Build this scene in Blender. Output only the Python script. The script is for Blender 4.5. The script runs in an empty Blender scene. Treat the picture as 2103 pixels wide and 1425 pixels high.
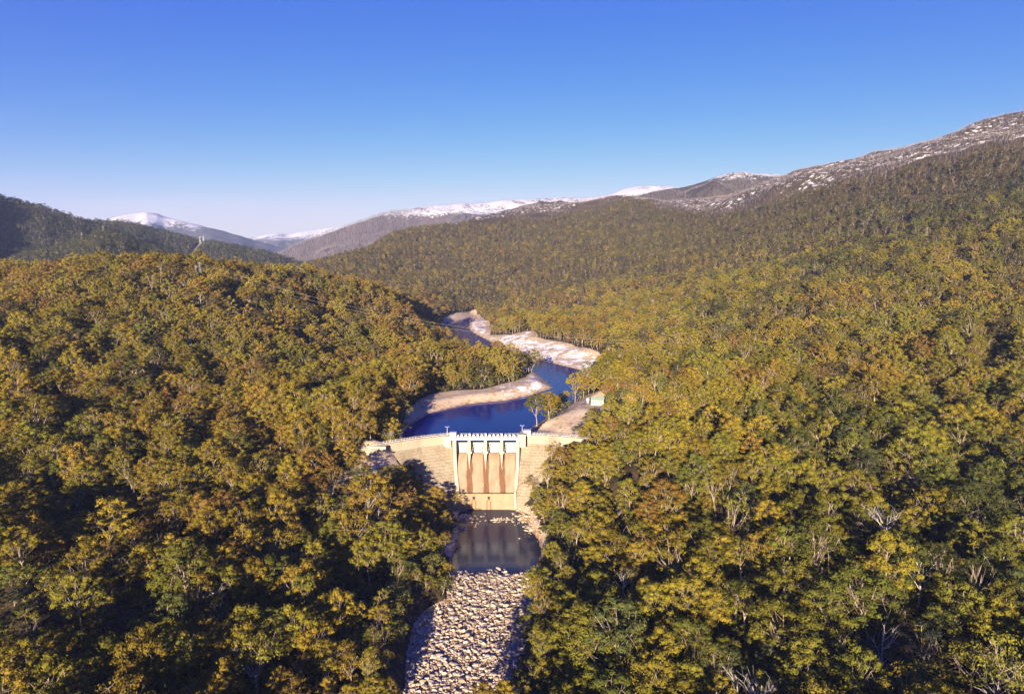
import bpy, bmesh, math, random
import numpy as np
from math import radians, sin, cos, pi, exp, log, sqrt

S = bpy.context.scene
COL = S.collection

# ------------------------------------------------------------------ camera
CZ = 186.8                       # camera height above the tail water
F = 1402.0                       # focal length in photo pixels (photo 2103 x 1425)
PITCH = radians(7.41)
cam_d = bpy.data.cameras.new('camera')
cam_d.sensor_width = 36.0
cam_d.lens = 24.0
cam_d.clip_start = 1.0
cam_d.clip_end = 60000.0
cam = bpy.data.objects.new('camera', cam_d)
COL.objects.link(cam)
cam.location = (0, 0, CZ)
cam.rotation_euler = (radians(90) - PITCH, 0, 0)
S.camera = cam

# ------------------------------------------------------------------ light
SUN_EL = radians(11.5)
SUN_AZ = radians(10.0)           # sun stands behind the camera, this far to its left
sdir = (-sin(SUN_AZ) * cos(SUN_EL), -cos(SUN_AZ) * cos(SUN_EL), sin(SUN_EL))   # towards the sun
W = bpy.data.worlds.new('World')
S.world = W
W.use_nodes = True
wn = W.node_tree
wn.nodes.clear()
sky = wn.nodes.new('ShaderNodeTexSky')
sky.sky_type = 'NISHITA'
sky.sun_disc = False
sky.sun_elevation = SUN_EL
sky.sun_rotation = math.atan2(sdir[0], sdir[1])
sky.altitude = 1200
sky.air_density = 1.0
sky.dust_density = 0.5
sky.ozone_density = 2.5
hs = wn.nodes.new('ShaderNodeHueSaturation')
hs.inputs['Saturation'].default_value = 1.25
hs.inputs['Value'].default_value = 1.0
bg = wn.nodes.new('ShaderNodeBackground')
bg.inputs['Strength'].default_value = 0.10
wo = wn.nodes.new('ShaderNodeOutputWorld')
wn.links.new(sky.outputs[0], hs.inputs['Color'])
# grade of the whole sky, channel by channel: clearer blue overhead, paler towards the horizon
EXPOSURE = 1.85
sp = wn.nodes.new('ShaderNodeSeparateColor'); cb = wn.nodes.new('ShaderNodeCombineColor')
wn.links.new(hs.outputs[0], sp.inputs[0])
for ci, (gm, kk_, cap) in enumerate(((1.78, 4.5, 0.390), (1.43, 1.66, 0.63), (0.25, 0.94, 0.78))):
    src = sp.outputs[ci]
    for op, val in (('MULTIPLY', 0.1), ('SMOOTH_MIN', cap), ('POWER', gm), ('MULTIPLY', kk_ / 2 ** EXPOSURE * 10.0)):
        mnode = wn.nodes.new('ShaderNodeMath'); mnode.operation = op
        wn.links.new(src, mnode.inputs[0]); mnode.inputs[1].default_value = val
        if op == 'SMOOTH_MIN': mnode.inputs[2].default_value = cap * 0.55
        src = mnode.outputs[0]
    wn.links.new(src, cb.inputs[ci])
tcw = wn.nodes.new('ShaderNodeTexCoord'); sxw = wn.nodes.new('ShaderNodeSeparateXYZ'); wn.links.new(tcw.outputs['Generated'], sxw.inputs[0])
stw = wn.nodes.new('ShaderNodeVectorMath'); stw.operation = 'MULTIPLY'; stw.inputs[1].default_value = (3.0, 3.0, 22.0); wn.links.new(tcw.outputs['Generated'], stw.inputs[0])
nzw = wn.nodes.new('ShaderNodeTexNoise'); nzw.inputs['Scale'].default_value = 1.6; nzw.inputs['Detail'].default_value = 5; wn.links.new(stw.outputs[0], nzw.inputs['Vector'])
m1 = wn.nodes.new('ShaderNodeMapRange'); m1.interpolation_type = 'SMOOTHSTEP'; wn.links.new(nzw.outputs['Fac'], m1.inputs[0]); m1.inputs[1].default_value = 0.42; m1.inputs[2].default_value = 0.66
m2 = wn.nodes.new('ShaderNodeMapRange'); m2.interpolation_type = 'SMOOTHSTEP'; wn.links.new(sxw.outputs[2], m2.inputs[0]); m2.inputs[1].default_value = 0.105; m2.inputs[2].default_value = 0.03
mm = wn.nodes.new('ShaderNodeMath'); mm.operation = 'MULTIPLY'; wn.links.new(m1.outputs[0], mm.inputs[0]); wn.links.new(m2.outputs[0], mm.inputs[1])
mk = wn.nodes.new('ShaderNodeMath'); mk.operation = 'MULTIPLY'; wn.links.new(mm.outputs[0], mk.inputs[0]); mk.inputs[1].default_value = 0.75
mxw = wn.nodes.new('ShaderNodeMix'); mxw.data_type = 'RGBA'; wn.links.new(mk.outputs[0], mxw.inputs[0]); wn.links.new(cb.outputs[0], mxw.inputs[6])
cl_ = 10.0 / 2 ** EXPOSURE; mxw.inputs[7].default_value = (0.80 * cl_, 0.80 * cl_, 0.86 * cl_, 1)
wn.links.new(mxw.outputs[2], bg.inputs['Color'])
wn.links.new(bg.outputs[0], wo.inputs['Surface'])

sl = bpy.data.lights.new('sun', 'SUN')
sl.energy = 5.0
sl.angle = radians(0.5)
sl.color = (1.0, 0.80, 0.56)
sun = bpy.data.objects.new('sun', sl)
COL.objects.link(sun)
from mathutils import Vector, Matrix
sun.rotation_euler = Vector(sdir).to_track_quat('Z', 'Y').to_euler()

vs = S.view_settings
S.display_settings.display_device = 'sRGB'
vs.view_transform = 'Standard'
vs.look = 'None'
vs.exposure = EXPOSURE
vs.gamma = 1.0
vs.use_curve_mapping = False
S.cycles.max_bounces = 5
S.cycles.diffuse_bounces = 2
S.cycles.glossy_bounces = 2
S.cycles.volume_bounces = 0
S.cycles.use_denoising = True

# ------------------------------------------------------------------ pixel geometry -> places
def ray(px, py):
    a = (px - 1051.5) / F
    v = (712.5 - py) / F
    d = cos(PITCH) + v * sin(PITCH)
    return a / d, (sin(PITCH) - v * cos(PITCH)) / d        # X/Y, drop/Y

def P(px, py, Y):
    u, t = ray(px, py)
    return (u * Y, Y, CZ - t * Y)

def Wz(px, py, z):
    u, t = ray(px, py)
    Y = (CZ - z) / t
    return (u * Y, Y)

def project(X, Y, Z):
    dz = Z - CZ
    fw = Y * cos(PITCH) - dz * sin(PITCH)
    up = Y * sin(PITCH) + dz * cos(PITCH)
    return 1051.5 + F * X / fw, 712.5 - F * up / fw, fw

# ------------------------------------------------------------------ small maths helpers
def _hash(ix, iy, seed):
    h = (ix.astype(np.int64) * 374761393 + iy.astype(np.int64) * 668265263 + seed * 1442695041) & 0x7fffffff
    h = ((h ^ (h >> 13)) * 1274126177) & 0x7fffffff
    return ((h ^ (h >> 16)) & 0xffff) / 65535.0

def vnoise(x, y, seed=0):
    x = np.asarray(x, float); y = np.asarray(y, float)
    ix = np.floor(x); iy = np.floor(y)
    fx = x - ix; fy = y - iy
    fx = fx * fx * (3 - 2 * fx); fy = fy * fy * (3 - 2 * fy)
    a = _hash(ix, iy, seed); b = _hash(ix + 1, iy, seed)
    c = _hash(ix, iy + 1, seed); d = _hash(ix + 1, iy + 1, seed)
    return (a * (1 - fx) + b * fx) * (1 - fy) + (c * (1 - fx) + d * fx) * fy - 0.5

def fbm(x, y, seed=0, octv=4):
    r = 0; a = 1.0
    for k in range(octv):
        r = r + a * vnoise(x * 2 ** k, y * 2 ** k, seed + k * 17)
        a *= 0.5
    return r

def poly_sd(X, Y, poly):
    """signed distance to a polygon, negative inside"""
    X = np.asarray(X, float); Y = np.asarray(Y, float)
    d2 = np.full(X.shape, 1e18)
    ins = np.zeros(X.shape, bool)
    n = len(poly)
    for i in range(n):
        x0, y0 = poly[i]; x1, y1 = poly[(i + 1) % n]
        ex, ey = x1 - x0, y1 - y0
        L = ex * ex + ey * ey + 1e-12
        t = np.clip(((X - x0) * ex + (Y - y0) * ey) / L, 0, 1)
        d2 = np.minimum(d2, (X - x0 - t * ex) ** 2 + (Y - y0 - t * ey) ** 2)
        cond = (y0 > Y) != (y1 > Y)
        xi = x0 + (Y - y0) * ex / (ey if abs(ey) > 1e-12 else 1e-12)
        ins ^= cond & (X < xi)
    d = np.sqrt(d2)
    return np.where(ins, -d, d)

# ------------------------------------------------------------------ object helpers
def tag(o, label=None, cat=None, group=None, kind=None):
    if label: o['label'] = label
    if cat: o['category'] = cat
    if group: o['group'] = group
    if kind: o['kind'] = kind
    return o

def empty(name, loc=(0, 0, 0), rz=0.0):
    o = bpy.data.objects.new(name, None)
    o.location = loc
    o.rotation_euler = (0, 0, rz)
    o.empty_display_size = 1.0
    COL.objects.link(o)
    return o

def mesh_obj(name, me, parent=None):
    o = bpy.data.objects.new(name, me)
    COL.objects.link(o)
    if parent is not None: o.parent = parent
    return o

class MB:
    """collects faces, builds one mesh"""
    def __init__(s): s.v = []; s.f = []
    def add(s, vs, fs):
        k = len(s.v); s.v += [tuple(map(float, q)) for q in vs]
        s.f += [tuple(i + k for i in q) for q in fs]; return s
    def box(s, x0, x1, y0, y1, z0, z1):
        return s.add([(x0, y0, z0), (x1, y0, z0), (x1, y1, z0), (x0, y1, z0), (x0, y0, z1), (x1, y0, z1), (x1, y1, z1), (x0, y1, z1)],
                     [(0, 3, 2, 1), (4, 5, 6, 7), (0, 1, 5, 4), (1, 2, 6, 5), (2, 3, 7, 6), (3, 0, 4, 7)])
    def tube(s, pts, rad, n=6, cap=True):
        pts = [Vector(p) for p in pts]
        if not isinstance(rad, (list, tuple)): rad = [rad] * len(pts)
        rings = []
        for i, p in enumerate(pts):
            d = (pts[min(i + 1, len(pts) - 1)] - pts[max(i - 1, 0)])
            d = d.normalized() if d.length > 1e-9 else Vector((0, 0, 1))
            a = d.cross(Vector((0.31, 0.95, 0.1)) if abs(d.y) < 0.9 else Vector((1, 0, 0))).normalized()
            b = d.cross(a)
            rings.append([p + rad[i] * (cos(2 * pi * k / n) * a + sin(2 * pi * k / n) * b) for k in range(n)])
        vs = [q for r in rings for q in r]; fs = []
        for i in range(len(pts) - 1):
            for k in range(n):
                fs.append((i * n + k, i * n + (k + 1) % n, (i + 1) * n + (k + 1) % n, (i + 1) * n + k))
        if cap:
            fs.append(tuple(range(n))[::-1]); fs.append(tuple((len(pts) - 1) * n + k for k in range(n)))
        return s.add(vs, fs)
    def extrude(s, prof, fa, fb):
        """prof: list of 2d points; fa, fb map a 2d point to the two ends"""
        n = len(prof)
        vs = [fa(*p) for p in prof] + [fb(*p) for p in prof]
        fs = [(i, (i + 1) % n, n + (i + 1) % n, n + i) for i in range(n)]
        fs += [tuple(range(n))[::-1], tuple(range(n, 2 * n))]
        return s.add(vs, fs)
    def mesh(s, name, mat):
        me = bpy.data.meshes.new(name)
        me.from_pydata(s.v, [], s.f)
        bm = bmesh.new(); bm.from_mesh(me)
        bmesh.ops.recalc_face_normals(bm, faces=bm.faces)
        bm.to_mesh(me); bm.free()
        if mat: me.materials.append(mat)
        return me
    def build(s, name, mat, parent=None):
        return mesh_obj(name, s.mesh(name, mat), parent)

def np_mesh(name, V, Fq, mats=(), smooth=False, midx=None):
    """fast mesh from numpy; Fq is (n,3) or (n,4)"""
    V = np.ascontiguousarray(V, dtype=np.float32); Fq = np.ascontiguousarray(Fq, dtype=np.int32)
    k = Fq.shape[1]
    me = bpy.data.meshes.new(name)
    me.vertices.add(len(V)); me.vertices.foreach_set('co', V.ravel())
    me.loops.add(Fq.size); me.loops.foreach_set('vertex_index', Fq.ravel())
    me.polygons.add(len(Fq))
    me.polygons.foreach_set('loop_start', np.arange(len(Fq), dtype=np.int32) * k)
    me.polygons.foreach_set('loop_total', np.full(len(Fq), k, dtype=np.int32))
    for m in mats: me.materials.append(m)
    if midx is not None: me.polygons.foreach_set('material_index', np.ascontiguousarray(midx, dtype=np.int32))
    me.polygons.foreach_set('use_smooth', np.full(len(Fq), smooth, dtype=bool))
    me.update(calc_edges=True); me.validate()
    return me

def fattr(me, name, arr):
    a = me.attributes.new(name, 'FLOAT', 'POINT')
    a.data.foreach_set('value', np.ascontiguousarray(arr, dtype=np.float32).ravel())

# ------------------------------------------------------------------ materials
class NT:
    def __init__(s, name, rough=0.9, spec=0.2):
        s.m = bpy.data.materials.new(name); s.m.use_nodes = True
        s.t = s.m.node_tree; s.b = s.t.nodes['Principled BSDF']
        s.b.inputs['Roughness'].default_value = rough
        s.b.inputs['Specular IOR Level'].default_value = spec
        s.pos = None
    def n(s, typ, **kw):
        q = s.t.nodes.new(typ)
        for k, v in kw.items(): setattr(q, k, v)
        return q
    def put(s, sock, v):
        if isinstance(v, (int, float)): sock.default_value = v
        elif isinstance(v, (tuple, list)): sock.default_value = tuple(v) + ((1.0,) if len(v) == 3 and sock.type == 'RGBA' else ())
        else: s.t.links.new(v, sock)
    def position(s):
        if s.pos is None: s.pos = s.n('ShaderNodeNewGeometry').outputs['Position']
        return s.pos
    def scaled(s, vec, sc):
        q = s.n('ShaderNodeVectorMath', operation='MULTIPLY'); s.put(q.inputs[0], vec); q.inputs[1].default_value = sc; return q.outputs[0]
    def noise(s, scale, detail=4, vec=None, rough=0.55, out='Fac'):
        q = s.n('ShaderNodeTexNoise'); q.inputs['Scale'].default_value = scale; q.inputs['Detail'].default_value = detail
        q.inputs['Roughness'].default_value = rough
        s.put(q.inputs['Vector'], vec if vec is not None else s.position()); return q.outputs[out]
    def math(s, op, a, b=0.0, c=None, clamp=False):
        q = s.n('ShaderNodeMath', operation=op, use_clamp=clamp); s.put(q.inputs[0], a); s.put(q.inputs[1], b)
        if c is not None: s.put(q.inputs[2], c)
        return q.outputs[0]
    def ramp(s, fac, stops, interp='LINEAR'):
        q = s.n('ShaderNodeValToRGB'); q.color_ramp.interpolation = interp
        e = q.color_ramp.elements
        while len(e) < len(stops): e.new(0.5)
        for el, (p, c) in zip(e, stops): el.position = p; el.color = tuple(c) + (1.0,) if len(c) == 3 else tuple(c)
        s.put(q.inputs[0], fac); return q.outputs[0]
    def step(s, fac, lo, hi):
        q = s.n('ShaderNodeMapRange', interpolation_type='SMOOTHSTEP'); s.put(q.inputs[0], fac)
        q.inputs[1].default_value = lo; q.inputs[2].default_value = hi; return q.outputs[0]
    def mix(s, fac, a, b, mode='MIX'):
        q = s.n('ShaderNodeMix', data_type='RGBA', blend_type=mode); s.put(q.inputs[0], fac); s.put(q.inputs[6], a); s.put(q.inputs[7], b); return q.outputs[2]
    def attr(s, name, typ='GEOMETRY', out='Fac'):
        q = s.n('ShaderNodeAttribute', attribute_type=typ, attribute_name=name); return q.outputs[out]
    def color(s, c): s.put(s.b.inputs['Base Color'], c); return s
    def bump(s, h, strength=0.5, dist=0.1):
        q = s.n('ShaderNodeBump'); q.inputs['Strength'].default_value = strength; q.inputs['Distance'].default_value = dist
        s.put(q.inputs['Height'], h); s.t.links.new(q.outputs[0], s.b.inputs['Normal']); return s

def mat_foliage():
    k = NT('foliage', 0.8, 0.08)
    tint = k.attr('tint', 'INSTANCER')
    rnd = k.n('ShaderNodeObjectInfo').outputs['Random']
    c = k.ramp(tint, [(0.0, (0.013, 0.020, 0.019)), (0.22, (0.080, 0.090, 0.014)), (0.45, (0.138, 0.122, 0.013)),  # first stop is darker and bluer to paint shade on the left ridges
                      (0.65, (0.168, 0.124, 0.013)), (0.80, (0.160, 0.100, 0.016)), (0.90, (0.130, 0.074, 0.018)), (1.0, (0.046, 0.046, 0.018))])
    v = k.math('MULTIPLY_ADD', rnd, 0.62, 0.60)
    leaf = k.noise(0.55, 2)
    v2 = k.math('MULTIPLY', v, k.math('MULTIPLY_ADD', leaf, 0.9, 0.55))
    vm = k.n('ShaderNodeVectorMath', operation='SCALE'); k.put(vm.inputs[0], c); k.put(vm.inputs['Scale'], v2)
    k.color(vm.outputs[0])
    # a little light passes through the leaves
    tr = k.n('ShaderNodeBsdfTranslucent'); k.put(tr.inputs['Color'], vm.outputs[0])
    mx = k.n('ShaderNodeMixShader'); mx.inputs[0].default_value = 0.08
    out = k.t.nodes['Material Output']
    k.t.links.new(k.b.outputs[0], mx.inputs[1]); k.t.links.new(tr.outputs[0], mx.inputs[2]); k.t.links.new(mx.outputs[0], out.inputs['Surface'])
    return k.m

def mat_bark(name, a, b):
    k = NT(name, 0.85, 0.15)
    n1 = k.noise(0.8, 4, k.scaled(k.position(), (1, 1, 0.35)))
    k.color(k.mix(k.step(n1, 0.35, 0.68), a, b))
    return k.m

def mat_terrain():
    k = NT('ground', 0.95, 0.1)
    n_f = k.noise(0.35, 5); n_m = k.noise(0.06, 4); n_l = k.noise(0.018, 3)
    litter = k.ramp(n_f, [(0.3, (0.020, 0.018, 0.014)), (0.5, (0.045, 0.033, 0.020)), (0.7, (0.085, 0.060, 0.035))])
    sand = k.ramp(k.noise(0.22, 6), [(0.25, (0.17, 0.105, 0.055)), (0.44, (0.39, 0.29, 0.185)), (0.58, (0.48, 0.39, 0.275)), (0.75, (0.25, 0.17, 0.105))])
    sand = k.mix(k.step(n_m, 0.4, 0.7), sand, (0.48, 0.395, 0.30))
    bare = k.attr('bare'); snow = k.attr('snow')
    edge = k.math('ADD', bare, k.math('MULTIPLY', k.math('SUBTRACT', n_f, 0.5), 0.7))
    c = k.mix(k.step(edge, 0.38, 0.55), litter, sand)
    sn = k.math('ADD', snow, k.math('ADD', k.math('MULTIPLY', k.math('SUBTRACT', n_m, 0.5), 1.1), k.math('MULTIPLY', k.math('SUBTRACT', n_f, 0.5), 0.8)))
    c = k.mix(k.step(sn, 0.50, 0.62), c, (0.80, 0.80, 0.82))
    wet_shade = k.attr('wet_shade')
    c = k.mix(k.step(wet_shade, 0.2, 0.9), c, k.mix(1.0, c, (0.55, 0.45, 0.35), 'MULTIPLY'))  # darkens the wet lake edge; on the dry bed paints shade between rocks
    k.color(c)
    k.bump(k.noise(0.5, 6), 0.8, 0.8)
    return k.m

def mat_mountain(name, scrub_a, scrub_b, zline, zsoft, patch, cover, wn1=4.0, wn2=4.0):
    """forest scrub low down, snow above a ragged line (world height), broken by rocks and shrubs"""
    k = NT(name, 0.9, 0.1)
    pos = k.position()
    sep = k.n('ShaderNodeSeparateXYZ'); k.put(sep.inputs[0], pos)
    n1 = k.noise(patch, 9, rough=0.72); n2 = k.noise(patch * 9, 4, rough=0.75); n3 = k.noise(patch * 0.3, 3)
    h = k.math('MINIMUM', k.math('DIVIDE', k.math('SUBTRACT', sep.outputs[2], zline), zsoft), 0.62)
    s = k.math('ADD', h, k.math('MULTIPLY', k.math('SUBTRACT', n1, 0.5), wn1))
    s = k.math('ADD', s, k.math('MULTIPLY', k.math('SUBTRACT', n3, 0.5), 1.6))
    s = k.math('ADD', s, k.math('MULTIPLY', k.math('SUBTRACT', n2, 0.5), wn2))
    scrub = k.ramp(n2, [(0.3, scrub_a), (0.65, scrub_b)])
    k.color(k.mix(k.step(k.math('ADD', s, cover), -0.12, 0.22), scrub, (0.50, 0.52, 0.56)))
    k.bump(n1, 0.8, 25.0)
    return k.m

def mat_water(name, body, rip, rough, scale, ior=1.333):
    k = NT(name, rough, 0.5)
    k.b.inputs['IOR'].default_value = ior
    k.color(body)
    v = k.scaled(k.position(), (1.0, 0.55, 1.0))
    k.bump(k.math('ADD', k.noise(scale, 4, v), k.math('MULTIPLY', k.noise(scale * 0.13, 2, v), 2.0)), rip, 0.25)
    return k.m

def mat_concrete(name, base, warm, streak=1.0, lift=0.0):
    k = NT(name, 0.85, 0.25)
    pos = k.position()
    n1 = k.noise(0.11, 5); n2 = k.noise(0.9, 5); st = k.noise(0.55, 5, k.scaled(pos, (1.0, 0.25, 0.06)))
    c = k.mix(k.step(n1, 0.35, 0.7), base, warm)
    c = k.mix(k.math('MULTIPLY', k.step(st, 0.50, 0.75), 0.55 * streak), c, (0.17, 0.105, 0.055))
    c = k.mix(k.math('MULTIPLY', k.step(n2, 0.45, 0.8), 0.25), c, (0.62, 0.56, 0.46))
    if lift:
        sep = k.n('ShaderNodeSeparateXYZ'); k.put(sep.inputs[0], pos)
        fr = k.math('FRACT', k.math('DIVIDE', sep.outputs[2], lift))
        band = k.math('MULTIPLY', k.step(fr, 0.72, 0.98), k.step(k.noise(0.28, 4), 0.38, 0.62))
        c = k.mix(k.math('MULTIPLY', band, 0.75), c, (0.11, 0.068, 0.038))
        up_ = k.step(k.math('ADD', sep.outputs[2], k.math('MULTIPLY', n1, 1.5)), 44.0, 44.6)      # newer, paler crest wall
        c = k.mix(k.math('MULTIPLY', up_, 0.7), c, (0.30, 0.265, 0.21))
    seep = k.math('MULTIPLY', k.step(k.noise(0.05, 6, k.scaled(pos, (1.0, 0.4, 0.5)), 0.7), 0.52, 0.68), 0.45 * streak)
    c = k.mix(seep, c, (0.085, 0.07, 0.052))
    k.color(c)
    k.bump(n2, 0.3, 0.05)
    return k.m

def mat_chute():
    """spillway face: concrete with rust coming down either side of each pier (uv: across, down)"""
    k = NT('chute_concrete', 0.8, 0.3)
    uv = k.n('ShaderNodeUVMap'); uv.uv_map = 'UVMap'
    sep = k.n('ShaderNodeSeparateXYZ'); k.put(sep.inputs[0], uv.outputs[0])
    U, V = sep.outputs[0], sep.outputs[1]
    uvs = k.scaled(uv.outputs[0], (60.0, 3.0, 1.0))
    n_st = k.noise(1.0, 5, uvs); n_b = k.noise(0.5, 4, k.scaled(uv.outputs[0], (16, 8, 1)))
    base = k.mix(k.step(n_b, 0.3, 0.7), (0.245, 0.196, 0.142), (0.175, 0.132, 0.09))
    base = k.mix(k.math('MULTIPLY', k.step(n_st, 0.45, 0.75), 0.6), base, (0.19, 0.125, 0.072))
    # distance to the nearest pier line, in bay widths
    gx = k.n('ShaderNodeSeparateXYZ'); k.put(gx.inputs[0], k.position())
    conv = k.math('MULTIPLY', k.math('MULTIPLY', V, V), 1.3)
    d = k.math('ABSOLUTE', k.math('SUBTRACT', k.math('FRACT', k.math('ADD', k.math('DIVIDE', k.math('ADD', k.math('SUBTRACT', gx.outputs[0], conv), 45.0), 12.375), 0.5)), 0.5))
    wob = k.math('MULTIPLY', k.math('SUBTRACT', k.noise(1.0, 3, k.scaled(uv.outputs[0], (34, 6, 1))), 0.5), 0.20)
    dd = k.math('ADD', d, wob)
    inner = k.math('SUBTRACT', 1.0, k.step(dd, 0.15, 0.20))
    gap = k.math('MULTIPLY', k.math('SUBTRACT', 1.0, k.step(dd, 0.02, 0.04)), k.math('SUBTRACT', 1.0, k.step(V, 0.35, 0.5)))
    notleft = k.step(U, 0.05, 0.06)
    rust = k.math('MULTIPLY', k.math('MULTIPLY', inner, k.math('SUBTRACT', 1.0, gap)), notleft)
    rust = k.math('MULTIPLY', rust, k.step(k.math('ADD', V, k.math('MULTIPLY', n_st, 0.25)), 0.12, 0.30))
    rcol = k.ramp(n_st, [(0.3, (0.060, 0.026, 0.013)), (0.52, (0.125, 0.053, 0.023)), (0.68, (0.045, 0.023, 0.014))])
    c = k.mix(k.math('MULTIPLY', rust, 0.92), base, rcol)
    low = k.step(k.math('ADD', V, k.math('MULTIPLY', n_b, 0.05)), 0.90, 0.97)
    c = k.mix(k.math('MULTIPLY', low, 0.75), c, (0.085, 0.06, 0.045))
    k.color(c)
    return k.m

def mat_apron():
    """lower block, with two pairs of rust runs under the outlets"""
    k = NT('apron_concrete', 0.85, 0.25)
    pos = k.position()
    sep = k.n('ShaderNodeSeparateXYZ'); k.put(sep.inputs[0], pos)
    n1 = k.noise(0.2, 5); st = k.noise(0.8, 4, k.scaled(pos, (1, 0.3, 0.08)))
    c = k.mix(k.step(n1, 0.35, 0.7), (0.24, 0.19, 0.132), (0.20, 0.155, 0.103))
    c = k.mix(k.math('MULTIPLY', k.step(st, 0.5, 0.78), 0.4), c, (0.2, 0.12, 0.06))
    for x0 in OUTLET_X:
        dx = k.math('ABSOLUTE', k.math('SUBTRACT', sep.outputs[0], x0))
        half = k.math('MULTIPLY_ADD', k.step(k.math('SUBTRACT', 9.0, sep.outputs[2]), 0.3, 3.2), 1.25, 0.15)
        e = k.math('ABSOLUTE', k.math('SUBTRACT', dx, half))
        run = k.math('SUBTRACT', 1.0, k.step(k.math('ADD', e, k.math('MULTIPLY', k.math('SUBTRACT', st, 0.5), 0.5)), 0.28, 0.62))
        run = k.math('MULTIPLY', run, k.math('LESS_THAN', sep.outputs[2], 8.9))
        c = k.mix(k.math('MULTIPLY', run, 0.85), c, (0.15, 0.06, 0.03))
    k.color(c)
    return k.m

def mat_plain(name, c, c2=None, rough=0.6, spec=0.3, sc=1.2, metal=0.0):
    k = NT(name, rough, spec)
    k.b.inputs['Metallic'].default_value = metal
    if c2 is None: c2 = tuple(x * 0.8 for x in c)
    k.color(k.mix(k.step(k.noise(sc, 4), 0.35, 0.7), c, c2))
    return k.m

def mat_rock(name, stops):
    k = NT(name, 0.9, 0.15)
    rnd = k.n('ShaderNodeObjectInfo').outputs['Random']
    n1 = k.noise(1.3, 5)
    c = k.ramp(k.math('ADD', k.math('MULTIPLY', n1, 0.7), k.math('MULTIPLY', rnd, 0.3)), stops)
    k.color(c); k.bump(k.noise(3.0, 5), 0.5, 0.15)
    return k.m

M = {}
M['foliage'] = mat_foliage()
M['bark'] = mat_bark('pale_bark', (0.30, 0.25, 0.195), (0.12, 0.09, 0.065))
M['dead'] = mat_bark('dead_wood', (0.40, 0.37, 0.34), (0.20, 0.175, 0.16))
M['bleached'] = mat_bark('bleached_wood', (0.40, 0.375, 0.345), (0.22, 0.20, 0.185))
M['ashen'] = mat_bark('ashen_wood', (0.27, 0.235, 0.235), (0.16, 0.14, 0.145))
M['burnt'] = mat_bark('burnt_wood', (0.17, 0.148, 0.155), (0.10, 0.088, 0.095))
M['ground'] = mat_terrain()
M['lake'] = mat_water('lake_water', (0.001, 0.010, 0.15), 0.36, 0.07, 0.35, 1.17)
M['pool'] = mat_water('pool_water', (0.006, 0.013, 0.045), 0.14, 0.12, 0.3, 1.28)
M['concrete'] = mat_concrete('dam_concrete', (0.215, 0.187, 0.142), (0.155, 0.127, 0.092), 1.0, lift=2.0)
M['pale_concrete'] = mat_concrete('pale_concrete', (0.33, 0.30, 0.255), (0.28, 0.245, 0.195), 0.35)
M['white'] = mat_plain('white_paint', (0.62, 0.61, 0.59), (0.52, 0.50, 0.47), 0.5)
M['gate'] = mat_plain('gate_paint', (0.48, 0.48, 0.47), (0.40, 0.40, 0.385), 0.5, sc=0.4)
M['steel'] = mat_plain('grey_steel', (0.30, 0.30, 0.30), (0.20, 0.19, 0.18), 0.5, 0.5)
M['dark'] = mat_plain('dark_steel', (0.05, 0.045, 0.04), (0.03, 0.03, 0.03), 0.6)
M['galv'] = mat_plain('galvanised_steel', (0.62, 0.63, 0.64), (0.5, 0.5, 0.5), 0.45, 0.5)
M['roof'] = mat_plain('pale_green_roof', (0.20, 0.28, 0.22), (0.17, 0.24, 0.19), 0.6)
M['cream'] = mat_plain('cream_wall', (0.42, 0.38, 0.29), (0.36, 0.32, 0.245), 0.7)
M['road'] = mat_plain('gravel_road', (0.36, 0.29, 0.22), (0.28, 0.22, 0.16), 0.95, 0.1, 0.5)
M['scree'] = mat_plain('scree', (0.17, 0.145, 0.13), (0.11, 0.095, 0.085), 0.95, 0.1, 0.05)
M['granite'] = mat_rock('granite', [(0.25, (0.15, 0.112, 0.08)), (0.45, (0.34, 0.275, 0.205)), (0.7, (0.49, 0.42, 0.33))])
OUTLET_X = (-28.6, -17.4)
M['chute'] = mat_chute()
M['apron'] = mat_apron()

# ------------------------------------------------------------------ the lie of the land
LAKE = 43.5
def wl(pts, z): return [Wz(x, y, z) for x, y in pts]
lake_px = [(828, 896), (835, 884), (848, 868), (880, 848), (960, 829), (1040, 821), (1100, 809), (1133, 796), (1119, 781), (1099, 766), (1075, 757),
           (1045, 750), (1010, 738), (975, 724), (940, 706), (912, 690), (902, 676), (914, 664), (930, 660), (955, 654), (974, 647), (980, 651), (966, 664), (963, 672), (972, 682), (990, 692),
           (1008, 701), (1030, 711), (1047, 716), (1062, 716), (1058, 721), (1075, 729), (1110, 738), (1150, 750), (1190, 759), (1222, 762), (1236, 768), (1228, 776),
           (1205, 792), (1200, 806), (1185, 818), (1168, 832), (1150, 848), (1120, 862), (1098, 874), (1084, 884), (1076, 892)]
LAKE_POLY = wl(lake_px, LAKE) + [(6, 536), (4.5, 524), (4.5, 516), (-45, 516), (-46, 524), (-72, 513), (-88, 512)]
riv_px_l = [(944, 1047), (940, 1062), (944, 1080), (945, 1096), (938, 1115), (928, 1146), (930, 1178), (922, 1236), (880, 1258), (857, 1285), (842, 1343), (838, 1425)]
riv_px_r = [(1055, 1425), (1066, 1360), (1082, 1300), (1088, 1254), (1100, 1227), (1104, 1170), (1112, 1134), (1108, 1110), (1092, 1090), (1080, 1062), (1060, 1047)]
RIVER_POLY = wl(riv_px_l, 0.0) + [(-70, 200), (-95, 100), (-95, 20), (-50, 20), (-48, 100), (-24, 200), (-10, 245)] + wl(riv_px_r, 0.0)
POOL_FAR = 390.0

DAM_LINE = [(-150, 455), (-120, 478), (-98, 494), (-72, 511), (-46, 523.5), (5, 523.5), (27, 521), (47.7, 515), (62, 509), (110, 485)]
def dam_y(X): return np.interp(X, [p[0] for p in DAM_LINE], [p[1] for p in DAM_LINE])

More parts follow.
